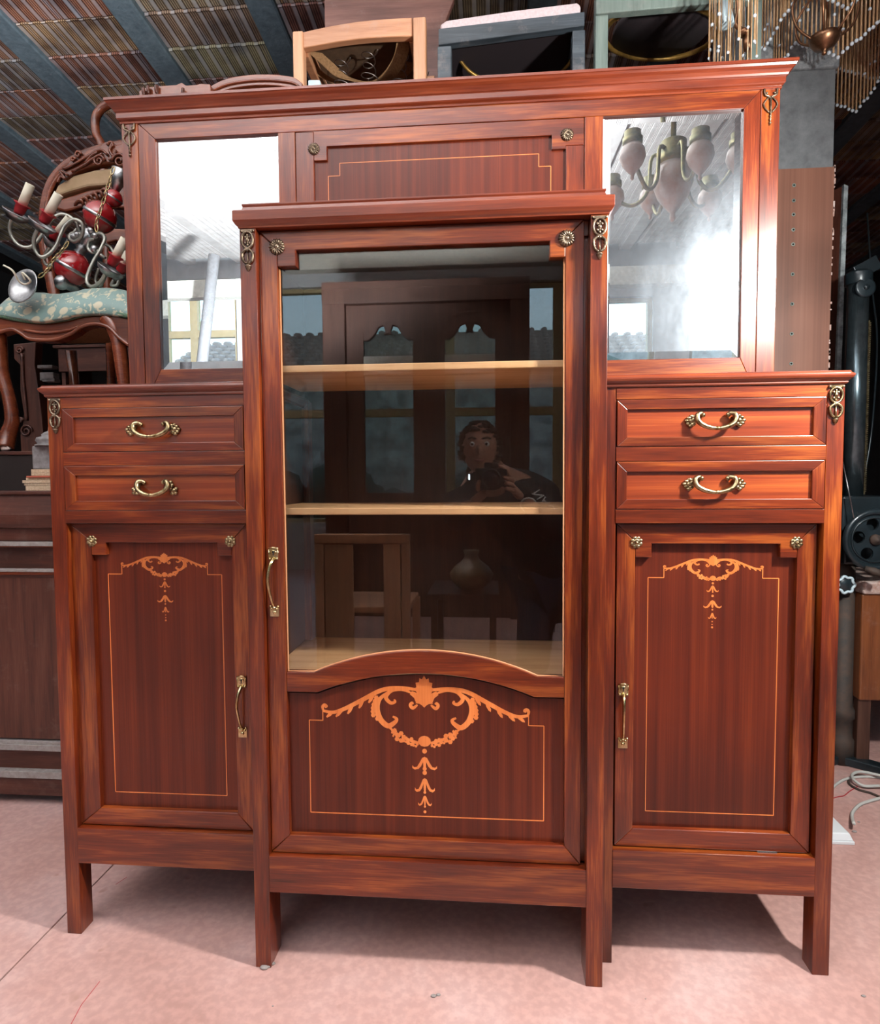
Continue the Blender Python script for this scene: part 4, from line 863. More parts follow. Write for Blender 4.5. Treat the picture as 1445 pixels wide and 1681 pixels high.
# carved upright behind the chair legs
cu_ = thing('carved_upright', (at(55, 650, 1.0).x, 1.0, zc_), 'dark carved wooden upright with scrolls standing under the green chair seat', 'ornament')
pl = [(25, 566), (62, 562), (60, 600), (66, 640), (72, 690), (76, 742), (38, 742), (36, 715), (40, 700), (42, 680), (36, 640), (36, 600), (26, 590)]
MB().prism([(at(u, v, 1.0).x, max(at(u, v, 1.0).z, zc_ + .001) if v < 742 else zc_) for u, v in pl], .99, 1.03).build('board', 'walnut_v', cu_, .003)
mb = MB()
for (u, v, r0) in ((43, 708, .026), (32, 575, .016), (34, 690, .010)):
    p = at(u, v, .985); mb.tube([(p.x + (r0 - .0011 * i * r0 / .026) * math.cos(i * .5), .985, p.z + (r0 - .0011 * i * r0 / .026) * math.sin(i * .5)) for i in range(20)], .0045, 6)
mb.tube(smooth_path([at(36, 580, .985), at(38, 620, .985), at(42, 660, .985), at(44, 690, .985)], 4), .006, 6); mb.build('scroll', 'walnut', cu_)
for i, (u, v, w_, h_) in enumerate(((68, 600, .05, .012), (72, 612, .045, .03), (76, 622, .04, .012))):
    p = at(u, v, .96); MB().box(p.x - .01, p.x + w_, .95, .985, p.z - h_, p.z).build('moulding', 'greywood', cu_, .002)
tl = thing('wooden_box', (at(150, 590, 1.7).x, 1.7, zc_), 'empty dark wooden box behind the green chair legs', 'box')
p, q = at(95, 572, 1.62), at(205, 608, 1.62)
MB().box(p.x, q.x + .25, 1.62, 1.64, q.z, p.z).build('front', 'walnut', tl, .002); MB().box(p.x - .02, q.x + .25, 1.61, 1.85, p.z, p.z + .014).build('top', 'walnut', tl, .002)
MB().box(p.x, p.x + .02, 1.64, 1.85, zc_, p.z).build('side', 'walnut', tl, .002); MB().box(q.x + .23, q.x + .25, 1.64, 1.85, zc_, p.z).build('side', 'walnut', tl, .002)

# ---- green damask chair
yc = .76
gch = thing('upholstered_chair', (at(110, 600, yc).x, .95, zc_), 'carved walnut chair with pale green damask seat under the lying chandelier', 'chair')
lg = MB().tube(smooth_path([at(-6, 520, yc), at(-2, 560, yc), at(3, 610, yc), at(14, 650, yc), at(20, 690, yc), at(14, 712, yc)] + [Vector((at(10, 725, yc - .01).x, yc - .015, zc_ + .014))], 5), [.028 - .014 * abs(math.sin(math.pi * min(1, i / 30 + .12))) ** 1.5 * (i / 30) for i in range(31)], 10)
lg.build('leg', 'redwood', gch); p = at(12, 722, yc); MB().tube([(p.x + .006, yc - .03, zc_ + .010), (p.x + .038, yc - .035, zc_ + .012), (p.x + .02, yc - .03, zc_ + .02)], [.008, .004, .002], 6).ball((p.x + .01, yc - .02, zc_ + .014), .014, 8).build('toe_carving', 'ragwhite', gch)
MB().tube(smooth_path([at(176, 522, yc), at(188, 540, yc), at(196, 570, yc), at(201, 610, yc), at(206, 660, yc), at(203, 700, yc), Vector((at(200, 725, yc).x, yc - .01, zc_ + .012))], 5), lerp(.030, .015, 31), 10).build('leg', 'redwood', gch)
for u in (0, 200):
    p = at(u, 600, yc); MB().tube([(p.x, 1.22, zc_ + .01), (p.x, 1.17, zc_ + .2), (p.x, 1.14, at(0, 530, yc).z - .02)], [.013, .016, .022], 8).build('rear_leg', 'redwood', gch)
ut = [(-12, 519), (0, 522), (30, 528), (70, 532), (110, 527), (140, 520), (170, 518), (192, 520), (214, 524)]
ub = [(-12, 552), (0, 548), (22, 543), (38, 551), (52, 559), (90, 560), (118, 550), (135, 539), (158, 534), (180, 540), (196, 556), (214, 570)]
T1, B1 = smooth_path([at(u, v, yc - .02) for u, v in ut], 4), smooth_path([at(u, v, yc - .02) for u, v in ub], 4)
MB().prism([(p.x, p.z) for p in T1] + [(p.x, p.z) for p in B1[::-1]], yc - .020, yc + .022).build('seat_rail', 'redwood', gch, .006)
MB().tube([p + Vector((0, -.004, .004)) for p in B1], .007, 8).build('rail_moulding', 'redwood', gch)
MB().tube([p + Vector((0, -.004, -.010)) for p in smooth_path([at(u, v, yc - .02) for u, v in ((40, 537), (75, 542), (110, 538), (130, 532))], 4)], .005, 8).build('rail_moulding', 'redwood', gch)
MB().tube([p + Vector((0, -.002, .008)) for p in T1], .0085, 8).build('green_gimp', plain('green_braid', (.13, .26, .17), .8, noise=.4, nscale=200), gch)
# seat cushion
nx_, ny_ = 26, 14; xl, xr = T1[0].x - .01, T1[-1].x + .02; vs = []
for j in range(ny_):
    fy = j / (ny_ - 1)
    for i in range(nx_):
        fx = i / (nx_ - 1); zf = T1[min(len(T1) - 1, int(fx * (len(T1) - 1)))].z
        dome = (1 - (2 * fx - 1) ** 4) ** .5 if 0 < fx < 1 else 0
        dz = .110 * min(1, math.sin(math.pi * min(.5, fy * 2.4))) * (.35 + .65 * dome) * (1 if fy < .85 else 1 - (fy - .85) * 3)
        vs.append((xl + (xr - xl) * fx, yc - .026 + .40 * fy - .02 * math.sin(math.pi * fx) * (1 - fy), (zf + .004) * (1 - fy) + (T1[0].z + .01) * fy + dz))
fs = [(j * nx_ + i, j * nx_ + i + 1, (j + 1) * nx_ + i + 1, (j + 1) * nx_ + i) for j in range(ny_ - 1) for i in range(nx_ - 1)]
o_ = len(vs); base = [(x, y, T1[0].z - .02) for x, y in ((xl, yc), (xr, yc), (xr, yc + .37), (xl, yc + .37))]
cs_ = MB().add(vs, fs, True); o = cs_.build('seat', 'damask', gch); sm = o.modifiers.new('s', 'SOLIDIFY'); sm.thickness = .012
MB().box(xl + .01, xr - .01, yc + .02, yc + .37, T1[0].z - .012, T1[0].z + .002).build('seat_base', 'hessian', gch)
# carved back of the same chair
yb = 1.16
lp = [(100, 560), (92, 500), (80, 440), (72, 390), (74, 345), (84, 305), (104, 278), (135, 258), (170, 246), (205, 240), (240, 246), (275, 258), (305, 280), (325, 310), (335, 350), (336, 400), (325, 460), (315, 520)]
P = smooth_path([at(u, v, yb) for u, v in lp], 4)
MB().tube([p + Vector((0, 0, -.0)) for p in P], .024, 10, flat=.8).build('back_frame', 'redwood', gch)
MB().tube([p + Vector((.016 if i < 40 else 0, -.018, -.016)) for i, p in enumerate(P[8:44])], .008, 8).build('frame_bead', 'redwood', gch)
cp = [(104, 282), (120, 262), (128, 252), (140, 253), (150, 246), (165, 243), (172, 236), (184, 231), (192, 240), (205, 236), (225, 238), (250, 250), (280, 262), (275, 285), (240, 272), (200, 268), (160, 272), (130, 282), (110, 298)]
MB().prism([(at(u, v, yb - .02).x, at(u, v, yb - .02).z) for u, v in cp], yb - .03, yb + .01).build('crest_rail', 'redwood', gch, .006)
mb = MB()
def spiral(u, v, r0, turns=1.6, sgn=1, y=yb - .035, th=.006, a0=0):
    p = at(u, v, y); mb.tube([(p.x + sgn * r0 * (1 - t * .8) * math.cos(a0 + turns * 2 * math.pi * t), y, p.z + r0 * (1 - t * .8) * math.sin(a0 + turns * 2 * math.pi * t)) for t in lerp(0, 1, 22)], lerp(th, th * .6, 22), 6)
spiral(162, 264, .024); spiral(196, 264, .030, sgn=-1); spiral(128, 254, .014, 1.2); spiral(182, 238, .014, 1.0, -1); spiral(120, 262, .010, 1)
for q in ([(104, 278), (125, 268), (145, 256), (165, 246), (176, 254)], [(118, 282), (140, 270), (150, 262), (168, 252)], [(185, 234), (180, 246), (186, 256), (190, 246)], [(140, 268), (150, 256), (160, 250)], [(95, 300), (100, 290), (108, 295), (98, 280), (112, 288)]):
    mb.tube(smooth_path([at(u, v, yb - .036) for u, v in q], 4), .0055, 6)
mb.ball(at(180, 262, yb - .035), .006, 8); mb.build('crest_carving', 'redwood', gch)
ck = [(94, 322), (100, 308), (125, 292), (160, 283), (205, 278), (250, 282), (290, 300), (300, 318), (205, 306), (150, 310), (115, 320), (100, 326)]
MB().prism([(at(u, v, yb).x, at(u, v, yb).z) for u, v in ck], yb - .022, yb + .02).build('back_pad', plain('worn_beige_tapestry', (.48, .34, .22), .9, noise=.5, nscale=18, col2=(.36, .26, .14)), gch, .01)
ck = [(94, 332), (150, 314), (205, 309), (300, 322), (305, 352), (205, 344), (150, 340), (110, 350), (95, 345)]
MB().prism([(at(u, v, yb).x, at(u, v, yb).z) for u, v in ck], yb - .015, yb + .015).build('back_rail', 'redwood', gch, .008)
mb = MB()
for i in range(7): mb.tube(smooth_path([at(122 + 8 * i, 338 - 4 * i, yb - .03), at(132 + 8 * i, 328 - 3.5 * i, yb - .04), at(138 + 8 * i, 338 - 3 * i, yb - .03)], 4), [.003] + [.007] * 7 + [.003], 6)
mb.build('leaf_carving', 'redwood', gch)
ck = [(172, 382), (190, 378), (240, 380), (245, 400), (215, 405), (195, 398), (180, 402)]
MB().prism([(at(u, v, yb).x, at(u, v, yb).z) for u, v in ck], yb - .02, yb + .01).build('splat', 'redwood', gch, .006)
# armchair back further behind
ab = thing('chair', (at(185, 300, 1.28).x, 1.28, zc_), 'reddish chair with a bare hooped back rising behind the carved green-seated chair', 'chair')
MB().tube(smooth_path([Vector((at(172, 300, 1.28).x, 1.28, zc_)), at(172, 320, 1.28), at(168, 245, 1.28), at(158, 220, 1.28), at(157, 195, 1.28), at(168, 177, 1.28), at(190, 168, 1.28), at(225, 166, 1.28), at(260, 180, 1.28), at(270, 210, 1.28), Vector((at(270, 230, 1.28).x, 1.28, zc_))], 5), .018, 8).build('hooped_back', 'redwood', ab)
MB().box(at(172, 300, 1.28).x, at(270, 300, 1.28).x, 1.285, 1.60, zc_ + .40, zc_ + .43).build('seat', 'redwood', ab, .006)
for x in (at(176, 300, 1.28).x, at(262, 300, 1.28).x): MB().box(x, x + .03, 1.56, 1.59, zc_, zc_ + .41).build('leg', 'redwood', ab, .003)

# ---- the lying chandelier (traced in a plane through the hub, arms given their own depth)
def k(X, Y, y): return at(X / 5.797, 220 + Y / 5.797, y)
YH = .92
cl = thing('chandelier', (k(840, 980, YH).x, YH, k(700, 1440, YH).z), 'crimson ball chandelier with ivory candle sleeves lying on the green damask seat', 'chandelier')
ax = (k(950, 790, YH) - k(690, 1280, YH)).normalized()
def redball(X, Y, r, y):
    c = k(X, Y, y); R_ = r / 5.797 / F_PX * (y - CAM.y) 
    MB().ball(c, R_, 24).build('red_ball', 'redball', cl); MB().lathe([(R_ * 1.005, -R_ * .10), (R_ * 1.02, -R_ * .09), (R_ * 1.02, R_ * .09), (R_ * 1.005, R_ * .10)], c, ax, 32).build('silver_band', 'chrome', cl); return c, R_
c1, r1 = redball(950, 790, 152, YH); c2, r2 = redball(690, 1280, 168, YH - .03); c3, r3 = redball(1082, 612, 84, YH + .02)
mb = MB(); hub = k(850, 985, YH)
mb.tube([c2, hub, c1, c3], .010, 10); mb.lathe([(.012, -.05), (.022, -.042), (.016, -.034), (.030, -.020), (.034, 0), (.030, .018), (.018, .028), (.026, .036), (.014, .046)], hub, ax, 20)
mb.lathe([(.014, -.018), (.020, -.010), (.014, -.002), (.022, .008), (.014, .018)], k(770, 1105, YH - .02), ax, 16); mb.build('stem', 'chrome', cl)
a3 = k(1100, 540, YH + .03); MB().lathe([(.013, 0), (.034, .075), (.030, .078), (.004, .079)], a3, (k(1150, 370, YH + .03) - a3), 20).build('canopy_cone', 'chrome', cl)
def candle(cup, top, pan, rp, y, mid=None):
    c, t, p = k(*cup, y), k(*top, y - .01), k(*pan, y); d = (t - c).normalized(); L_ = (t - c).length
    MB().lathe([(.0148, .006), (.0148, L_), (.011, L_), (.010, L_ - .01)], c, d, 16).build('candle_sleeve', 'ivory', cl)
    MB().lathe([(.014, -.022), (.017, -.012), (.019, .010), (.027, .016), (.026, .018), (.016, .014)], c, d, 18).build('candle_cup', 'redcup', cl)
    R_ = rp / 5.797 / F_PX * (y - CAM.y); MB().lathe([(.006, -.026), (R_ * .5, -.021), (R_ * .85, -.008), (R_, .004), (R_ * .97, .0055), (R_ * .82, -.004), (R_ * .45, -.017), (.004, -.020)], p, d, 24).build('drip_pan', 'chrome', cl)
def arm(pts, ys, r=.0066):
    n = len(pts); P = [k(x, yv, ys[0] + (ys[1] - ys[0]) * i / (n - 1)) for i, (x, yv) in enumerate(pts)]
    MB().tube(smooth_path(P, 6), r, 8).build('arm', 'armgrey', cl)
candle((195, 710), (290, 480), (155, 765), 128, YH - .10); candle((440, 795), (560, 572), (398, 865), 130, YH - .13); candle((535, 960), (665, 800), (490, 1015), 82, YH - .04); candle((1085, 1200), (1190, 995), (1035, 1285), 112, YH - .09); candle((1160, 1270), (1215, 1120), (1120, 1330), 70, YH + .02)
arm([(120, 800), (93, 880), (110, 970), (170, 1050), (250, 1080), (330, 1050), (420, 930), (480, 830), (560, 770), (640, 775), (715, 830), (745, 900), (760, 960), (820, 985)], (YH - .10, YH))
arm([(360, 910), (325, 990), (330, 1090), (380, 1165), (450, 1155), (525, 1080), (575, 960), (620, 870), (700, 815), (775, 845), (790, 920), (765, 990), (710, 1025), (665, 1000), (680, 950), (760, 950), (830, 985)], (YH - .14, YH - .02))
arm([(480, 1065), (440, 1130), (420, 1200), (450, 1248), (510, 1230), (600, 1100), (660, 1000), (740, 900), (790, 880), (840, 960)], (YH - .03, YH + .03), .006)
arm([(1010, 1310), (970, 1390), (905, 1445), (845, 1440), (828, 1370), (880, 1230), (950, 1110), (995, 1010), (980, 960), (930, 945), (870, 975)], (YH - .10, YH - .02))
arm([(1080, 1390), (1060, 1440), (1120, 1430), (1130, 1300), (1070, 1110), (1010, 1050), (900, 990)], (YH + .02, YH + .03), .006)
arm([(900, 1000), (850, 1020), (840, 1090), (880, 1130), (930, 1110), (960, 1150), (1000, 1180)], (YH - .03, YH - .03), .006)
arm([(940, 1280), (915, 1350), (910, 1410), (960, 1440), (1010, 1330)], (YH + .02, YH + .02), .006)
mb = MB()
for X, Y, r in ((700, 980, .016), (735, 960, .012), (900, 1095, .015), (865, 920, .012), (670, 985, .014), (905, 970, .012)): mb.ball(k(X, Y, YH - .03), r, 12)
mb.build('knop', 'chrome', cl)
c = k(215, 1445, YH - .22); MB().lathe([(.002, -.034), (.018, -.031), (.044, -.016), (.062, .0), (.060, .002), (.042, -.011), (.014, -.024), (.002, -.025)], c, (-.18, -.92, .22), 28).build('ceiling_rose', 'chrome', cl)
MB().tube(smooth_path([k(35, 1250, YH - .27), k(120, 1300, YH - .28), k(180, 1400, YH - .26), k(240, 1430, YH - .25), k(290, 1400, YH - .26), k(250, 1350, YH - .27), k(210, 1320, YH - .27), k(240, 1390, YH - .26)], 5), .0032, 6).build('hook', 'ivory', cl)
c = k(520, 1380, YH - .08); MB().lathe([(.004, 0), (.012, .003), (.026, .012), (.029, .022), (.026, .034), (.018, .045), (.020, .06), (.014, .075), (.006, .085)], c, (.5, .8, -.2), 20).build('finial', 'chrome', cl)
mb = MB()
def chain(pts, y):
    mb = MB()
    P = smooth_path([k(a_, b_, y) for a_, b_ in pts], 8); acc = 0; last = P[0]; j = 0
    for p in P[1:]:
        if (p - last).length > .021:
            t = (p - last).normalized(); mid_ = (p + last) / 2; s_ = Vector((0, 1, 0)) if j % 2 else t.cross(Vector((0, 1, 0)))
            mb.tube([mid_ + t * .0145 * math.cos(q) + s_ * .006 * math.sin(q) for q in [2 * math.pi * i / 10 for i in range(10)]], .0020, 5, True); last = p; j += 1
    mb.build('chain', 'brass_b', cl)['kind'] = 'stuff'
chain([(650, 1030), (560, 1150), (500, 1200), (450, 1300), (370, 1360)], YH - .17); chain([(1085, 310), (1010, 560), (960, 720), (915, 860), (935, 980)], YH - .08)


# ================================================================== right side
pr = struct(MB().box(1.02, 1.322, 1.0, 1.3, 0, 2.455).build('trim_3', 'pillar', None, .004))
struct(MB().box(1.01, 1.330, .99, 1.31, 2.455, 3.5).build('trim_4', 'pillar_up', None, .006))
hb = thing('shelf_board', (1.21, .96, 0), 'tall brown melamine board with a column of shelf peg holes, leaning on the grey pillar', 'board')
xr_ = at(1369, 300, .95).x; zt_ = at(1320, 277, .95).z
MB().prism([(1.04, 0), (xr_ - .012, 0), (xr_ - .004, 1.2), (xr_, zt_), (1.04, zt_)], .945, .963).build('board', 'board', hb, .001)
for v in (304, 329, 352, 377, 401, 450, 499, 548, 597, 646, 695):
    p = at(1304 - (v - 304) * .016, v, .944); MB().lathe([(.0065, 0), (.0062, .0012), (.0034, .0013), (.003, .0004)], (p.x, .945, p.z), (0, -1, 0), 10).build('peg_socket', 'greenpaint', hb)
    MB().lathe([(.0034, 0), (.0034, .001)], (p.x, .9446, p.z), (0, -1, 0), 8).build('peg_hole', 'black', hb)
mb = MB(); rs = random.Random(4)
for i in range(60):
    z = rs.uniform(.3, zt_); xx = xr_ - (zt_ - z) * .0045; mb.box(xx - .002, xx + rs.uniform(.001, .004), .944, .962, z, z + rs.uniform(.004, .02))
mb.build('chipped_edge', 'ragwhite', hb)['kind'] = 'stuff'
lb = thing('leaning_board', (1.42, 1.2, 0), 'tall narrow dark board with a pale grey edge, leaning right of the shelf board', 'board')
t0, t1, b0, b1 = at(1386, 302, 1.19), at(1393, 305, 1.19), at(1374, 600, 1.19), at(1382, 600, 1.19)
def ext(t, b): d = (b - t) / (b.z - t.z); return t + d * (0 - t.z)
e0, e1 = ext(t0, b0), ext(t1, b1)
MB().prism([(t0.x, t0.z), (t1.x, t1.z), (e1.x, 0), (e0.x, 0)], 1.19, 1.205).build('edge', plain('grey_painted_edge', (.42, .50, .53), .6, noise=.3, nscale=30), lb, .001)
MB().add([(t1.x - .002, 1.205, t1.z), (t0.x, 1.205, t0.z - .003), (e0.x, 1.205, 0), (e1.x, 1.205, 0), (t1.x - .11, 1.40, t1.z - .01), (t0.x - .12, 1.40, t0.z - .02), (e0.x - .12, 1.40, 0), (e1.x - .11, 1.40, 0)],
    [(0, 1, 2, 3), (7, 6, 5, 4), (0, 4, 5, 1), (1, 5, 6, 2), (2, 6, 7, 3), (3, 7, 4, 0)]).build('face', 'walnut_v', lb)

# pillar drill
YD = 1.06
dp = thing('pillar_drill', (at(1400, 900, YD).x, YD, 0), 'old black iron pillar drill with round steel column, toothed rack and spoked wheel', 'machine')
c0 = at(1404, 650, YD).x; rc = (at(1424, 650, YD).x - at(1385, 650, YD).x) / 2 * .84
MB().lathe([(rc, 0), (rc, at(0, 508, YD).z - .98)], (c0, YD, .98), (0, 0, 1), 24).build('column', 'oily', dp)
mb = MB(); z0 = 1.0
for i in range(82): z = z0 + i * .0074; mb.box(c0 + rc - .004, c0 + rc + .007, YD - .012, YD + .004, z, z + .004)
mb.box(c0 + rc - .004, c0 + rc + .003, YD - .012, YD + .006, .99, 1.61); mb.build('rack', 'brass', dp)['kind'] = 'stuff'
zt_ = at(0, 508, YD).z
MB().lathe([(rc * 1.25, -.004), (rc * 1.28, .035), (rc * .9, .045), (.01, .05)], (c0, YD, zt_), (0, 0, 1), 24).obox((c0 - .02, YD, zt_ + .03), (c0 + .055, YD, zt_ + .07), .05, .05).build('bracket', 'iron', dp, .002)
p = at(1419, 473, YD - .03); MB().lathe([(.028, -.012), (.034, -.010), (.034, -.004), (.030, 0), (.034, .004), (.034, .010), (.028, .012)], p, (0, 1, 0), 24).lathe([(.010, -.018), (.010, .018)], p, (0, 1, 0), 10).build('pulley', 'iron', dp)
MB().box(c0 - .07, c0 + .10, YD - .07, YD + .08, .86, .985).box(c0 - .05, c0 + .06, YD - .05, YD + .06, .74, .87).build('gearbox', 'iron', dp, .008)
w = at(1437, 886, YD - .11); R0 = w.x - at(1385, 886, YD - .11).x
mb = MB().tube([(w.x + R0 * .93 * math.cos(t), w.y, w.z + R0 * .93 * math.sin(t)) for t in lerp(0, 2 * math.pi, 41)[:-1]], .011, 8, True)
mb.build('wheel_rim', 'iron', dp)
cu2 = bpy.data.curves.new('wheel_web', 'CURVE'); cu2.dimensions = '2D'; cu2.fill_mode = 'BOTH'; cu2.extrude = .005
def circ(x, z, r, n=28):
    sp = cu2.splines.new('POLY'); sp.points.add(n - 1); sp.use_cyclic_u = True
    for i in range(n): sp.points[i].co = (x + r * math.cos(2 * math.pi * i / n), z + r * math.sin(2 * math.pi * i / n), 0, 1)
circ(0, 0, R0 * .93, 48)
for s_ in range(5): circ(R0 * .52 * math.cos(s_ * 1.2566 + .47), R0 * .52 * math.sin(s_ * 1.2566 + .47), R0 * .20)
co_ = bpy.data.objects.new('wheel_web', cu2); COL.objects.link(co_); dg = bpy.context.evaluated_depsgraph_get()
wm = bpy.data.meshes.new_from_object(co_.evaluated_get(dg)); bpy.data.objects.remove(co_)
wm.transform(Matrix.Translation((w.x, w.y + .006, w.z)) @ Matrix.Rotation(math.pi / 2, 4, 'X')); wm.materials.clear(); wm.materials.append(M['iron'])
wo = bpy.data.objects.new('wheel_web', wm); COL.objects.link(wo); wo.parent = dp; wo.location = -wpos(dp)
MB().tube([(w.x + R0 * .74 * math.cos(t), w.y, w.z + R0 * .74 * math.sin(t)) for t in lerp(0, 2 * math.pi, 41)[:-1]], .004, 6, True).build('wheel_ring', 'iron', dp)
MB().lathe([(.020, 0), (.018, .014), (.008, .018), (.006, .024)], (w.x, w.y + .004, w.z), (0, -1, 0), 16).build('wheel_hub', 'rust', dp)
p = at(1420, 933, YD - .14); q = at(1450, 943, YD - .16); MB().tube([p, p.lerp(q, .5), q], [.010, .014, .010], 10).build('crank_handle', 'rust', dp)
p = at(1389, 960, YD - .06); mb = MB().tube([(p.x + .028 * (1 + .10 * math.cos(7 * t)) * math.cos(t), p.y, p.z + .028 * (1 + .10 * math.cos(7 * t)) * math.sin(t)) for t in lerp(0, 2 * math.pi, 57)[:-1]], .0052, 6, True); mb.build('knob_ring', 'paleblue', dp)
MB().lathe([(.026, 0), (.020, .006)], (p.x, p.y + .004, p.z), (0, -1, 0), 18).build('knob_face', 'iron', dp)
c1x = at(1383, 1080, YD).x
MB().lathe([(.048, 0), (.046, .09), (.038, .10), (.038, .16), (.046, .17), (.046, .20), (.036, .215), (.034, .74)], (c1x, YD, 0), (0, 0, 1), 20).build('stand', 'rust', dp)
MB().obox((c1x, YD - .02, .018), (c1x + .10, YD - .09, .012), .05, .03).obox((c1x, YD, .018), (c1x - .12, YD - .06, .012), .05, .03).obox((c1x, YD, .018), (c1x + .03, YD + .14, .012), .05, .03).build('foot', 'iron', dp, .004)
MB().tube([at(1384, 758, YD - .09), at(1402, 850, YD - .12)], .0022, 6).build('wire', 'chrome', dp)
MB().tube(smooth_path([at(1424, 350, 1.5), at(1432, 470, 1.4), at(1440, 560, 1.3), at(1432, 700, 1.15), at(1416, 800, YD + .05), at(1408, 850, YD - .1)], 5), .0035, 6).build('cable', 'iron', dp)

# old varnished stool cupboard
bs = thing('bedside_cabinet', (1.72, 1.15, 0), 'small brown varnished cabinet on square legs with a white worn top edge, far right', 'cabinet')
y = 1.0; p, q = at(1416, 975, y), at(1411, 1150, y)
MB().prism([(p.x, p.z), (p.x + .5, p.z), (q.x + .5, q.z), (q.x, q.z)], y, y + .36).build('body', wood('orange_brown_ply', ((.10, .028, .010), (.17, .055, .018), (.25, .09, .03)), 'Z', rough=.35, coat=.4, wear=.15), bs, .006)
MB().box(p.x - .002, p.x + .505, y - .012, y + .37, p.z, at(1416, 954, y).z).build('top', 'ragwhite', bs, .008)
for x, yy in ((q.x + .002, y + .01), (q.x + .44, y + .01), (q.x + .002, y + .31), (q.x + .44, y + .31)): MB().box(x, x + .045, yy, yy + .03, 0, q.z + .01).build('leg', 'oldwood', bs, .003)
# floor odds
p = fl_at(1404, 1388); q = fl_at(1366, 1388)
wb = thing('junction_box', (p.x - .07, p.y + .05, 0), 'white plastic junction box on the floor beside the right leg', 'box')
MB().box(p.x - .16, p.x, p.y, p.y + .125, 0, .010).build('base', 'whiteplast', wb, .002)
MB().add([(p.x - .16 + a_, p.y + b_, z) for z, i_ in ((.010, .002), (.030, .010)) for a_, b_ in ((i_, i_), (.16 - i_, i_), (.16 - i_, .125 - i_), (i_, .125 - i_))], [(0, 3, 2, 1), (4, 5, 6, 7), (0, 1, 5, 4), (1, 2, 6, 5), (2, 3, 7, 6), (3, 0, 4, 7)]).build('lid', 'whiteplast', wb, .003)
def cable(pts, r, mt, label):
    P = [fl_at(u, v, r + h) for u, v, h in pts]; o = MB().tube(smooth_path(P, 6), r, 8).build('cable', mt, None, origin=P[0]); tag(o, label, 'cable')
cable([(1402, 1352, .02), (1399, 1342, .004), (1401, 1332, 0), (1412, 1321, 0), (1428, 1315, 0), (1450, 1309, 0), (1480, 1300, 0)], .005, 'cable', 'grey-white cable running from the white junction box')
cable([(1362, 1300, 0), (1374, 1287, 0), (1392, 1278, 0), (1420, 1275, 0), (1450, 1277, 0), (1480, 1280, 0)], .0045, 'cable', 'grey cable lying straight towards the pillar drill foot')
cable([(1490, 1290, 0), (1445, 1290, .006), (1418, 1290, .006), (1402, 1280, .012), (1400, 1271, .012), (1415, 1267, .012), (1450, 1274, .012), (1490, 1280, 0)], .005, 'cable', 'looped grey cable curling round near the brown cabinet leg')
cable([(1393, 1282, .0), (1397, 1289, .0), (1412, 1297, 0), (1430, 1302, 0), (1460, 1315, 0)], .004, 'rust', 'thin brown cable crossing the looped grey cable')
cable([(1362, 1312, 0), (1376, 1308, 0), (1386, 1306, 0), (1395, 1299, 0), (1408, 1291, 0)], .0015, 'redwire', 'thin red wire on the floor right of the cabinet')
rs = random.Random(12)
dust = thing('floor_debris', (.2, -.15, 0), 'grey fluff and crumbs scattered on the pink floor in front', 'debris')
for u, v, r in ((434, 1590, .008), (440, 1587, .007), (447, 1583, .006), (1418, 1636, .004), (712, 1636, .005), (720, 1634, .004), (448, 1652, .002), (1060, 1640, .0015), (1403, 1366, .006), (1410, 1350, .004)):
    p = fl_at(u, v); MB().ball((p.x, p.y, r * .35), r, 7, (1.3, .8, .5)).build('fluff', 'dust', dust)

for q0, q1 in (((164, 1611), (134, 1649)), ((134, 1649), (112, 1690)), ((208, 1440), (190, 1452))):
    MB().obox(fl_at(*q0), fl_at(*q1), .0014, .0006).build('floor_crack', 'redwire', fl)

# ---- bead-fringed lamps
def fringe(name_label, cx, cy, rad, ztop, n, vfun, rod):
    t = thing('beaded_chandelier', (cx, cy, 2.4), name_label, 'chandelier', 'bead-fringed chandeliers hanging top right')
    st, pe = MB(), MB(); rs = random.Random(int(cx * 100))
    for ring, (rr, nn, dv) in enumerate(((rad, n, 0), (rad * .78, int(n * .8), 1))):
        for i in range(nn):
            a_ = 2 * math.pi * i / nn + ring * .05; x, y = cx + rr * math.cos(a_), cy + rr * math.sin(a_)
            zb_ = vfun(i, nn, ring) + rs.uniform(-.004, .004)
            st.tube([(x, y, ztop), (x, y, zb_)], .0030 if rad > .1 else .0020, 5); zq = zb_
            pe.ball((x, y, zb_ - .004), .0062 if rad > .1 else .0042, 8)
            if rs.random() < .35: pe.ball((x, y, zb_ + rs.uniform(.04, .12)), .0056, 8)
    st.build('glass_rods', 'strand', t)['kind'] = 'stuff'; pe.build('pearl_beads', 'pearl', t)['kind'] = 'stuff'
    mb = MB()
    for rr in (rad, rad * .78): mb.tube([(cx + rr * math.cos(a_), cy + rr * math.sin(a_), ztop) for a_ in lerp(0, 2 * math.pi, 33)[:-1]], .005, 6, True)
    for a_ in lerp(0, 2 * math.pi, 7)[:-1]: mb.tube([(cx, cy, ztop + .12), (cx + rad * math.cos(a_), cy + rad * math.sin(a_), ztop)], .004, 6)
    mb.build('hoop', 'copper', t); MB().tube([(cx, cy, rod), (cx, cy, zc(cy) + .02)], .006, 8).build('rod', 'copper', t); return t
zig = lambda base, amp, per: (lambda i, n, ring: base + (-.11 if ring else 0) + amp * abs(((i / per) % 1) * 2 - 1))
lp1 = fringe('large bead-fringed chandelier with copper cup, hanging over the right end of the cornice', 1.31, 1.02, .26, 3.02, 128, zig(2.50, .10, 20), 2.62)
c = at(1354, 68, .78)
MB().lathe([(r_ * .74, h_ * .74) for r_, h_ in ((.004, -.055), (.010, -.050), (.008, -.040), (.012, -.034), (.040, -.022), (.056, .0), (.060, .018), (.055, .020), (.036, .0), (.006, -.01))], c, (0, 0, 1), 20).build('drip_cup', 'copper', lp1)
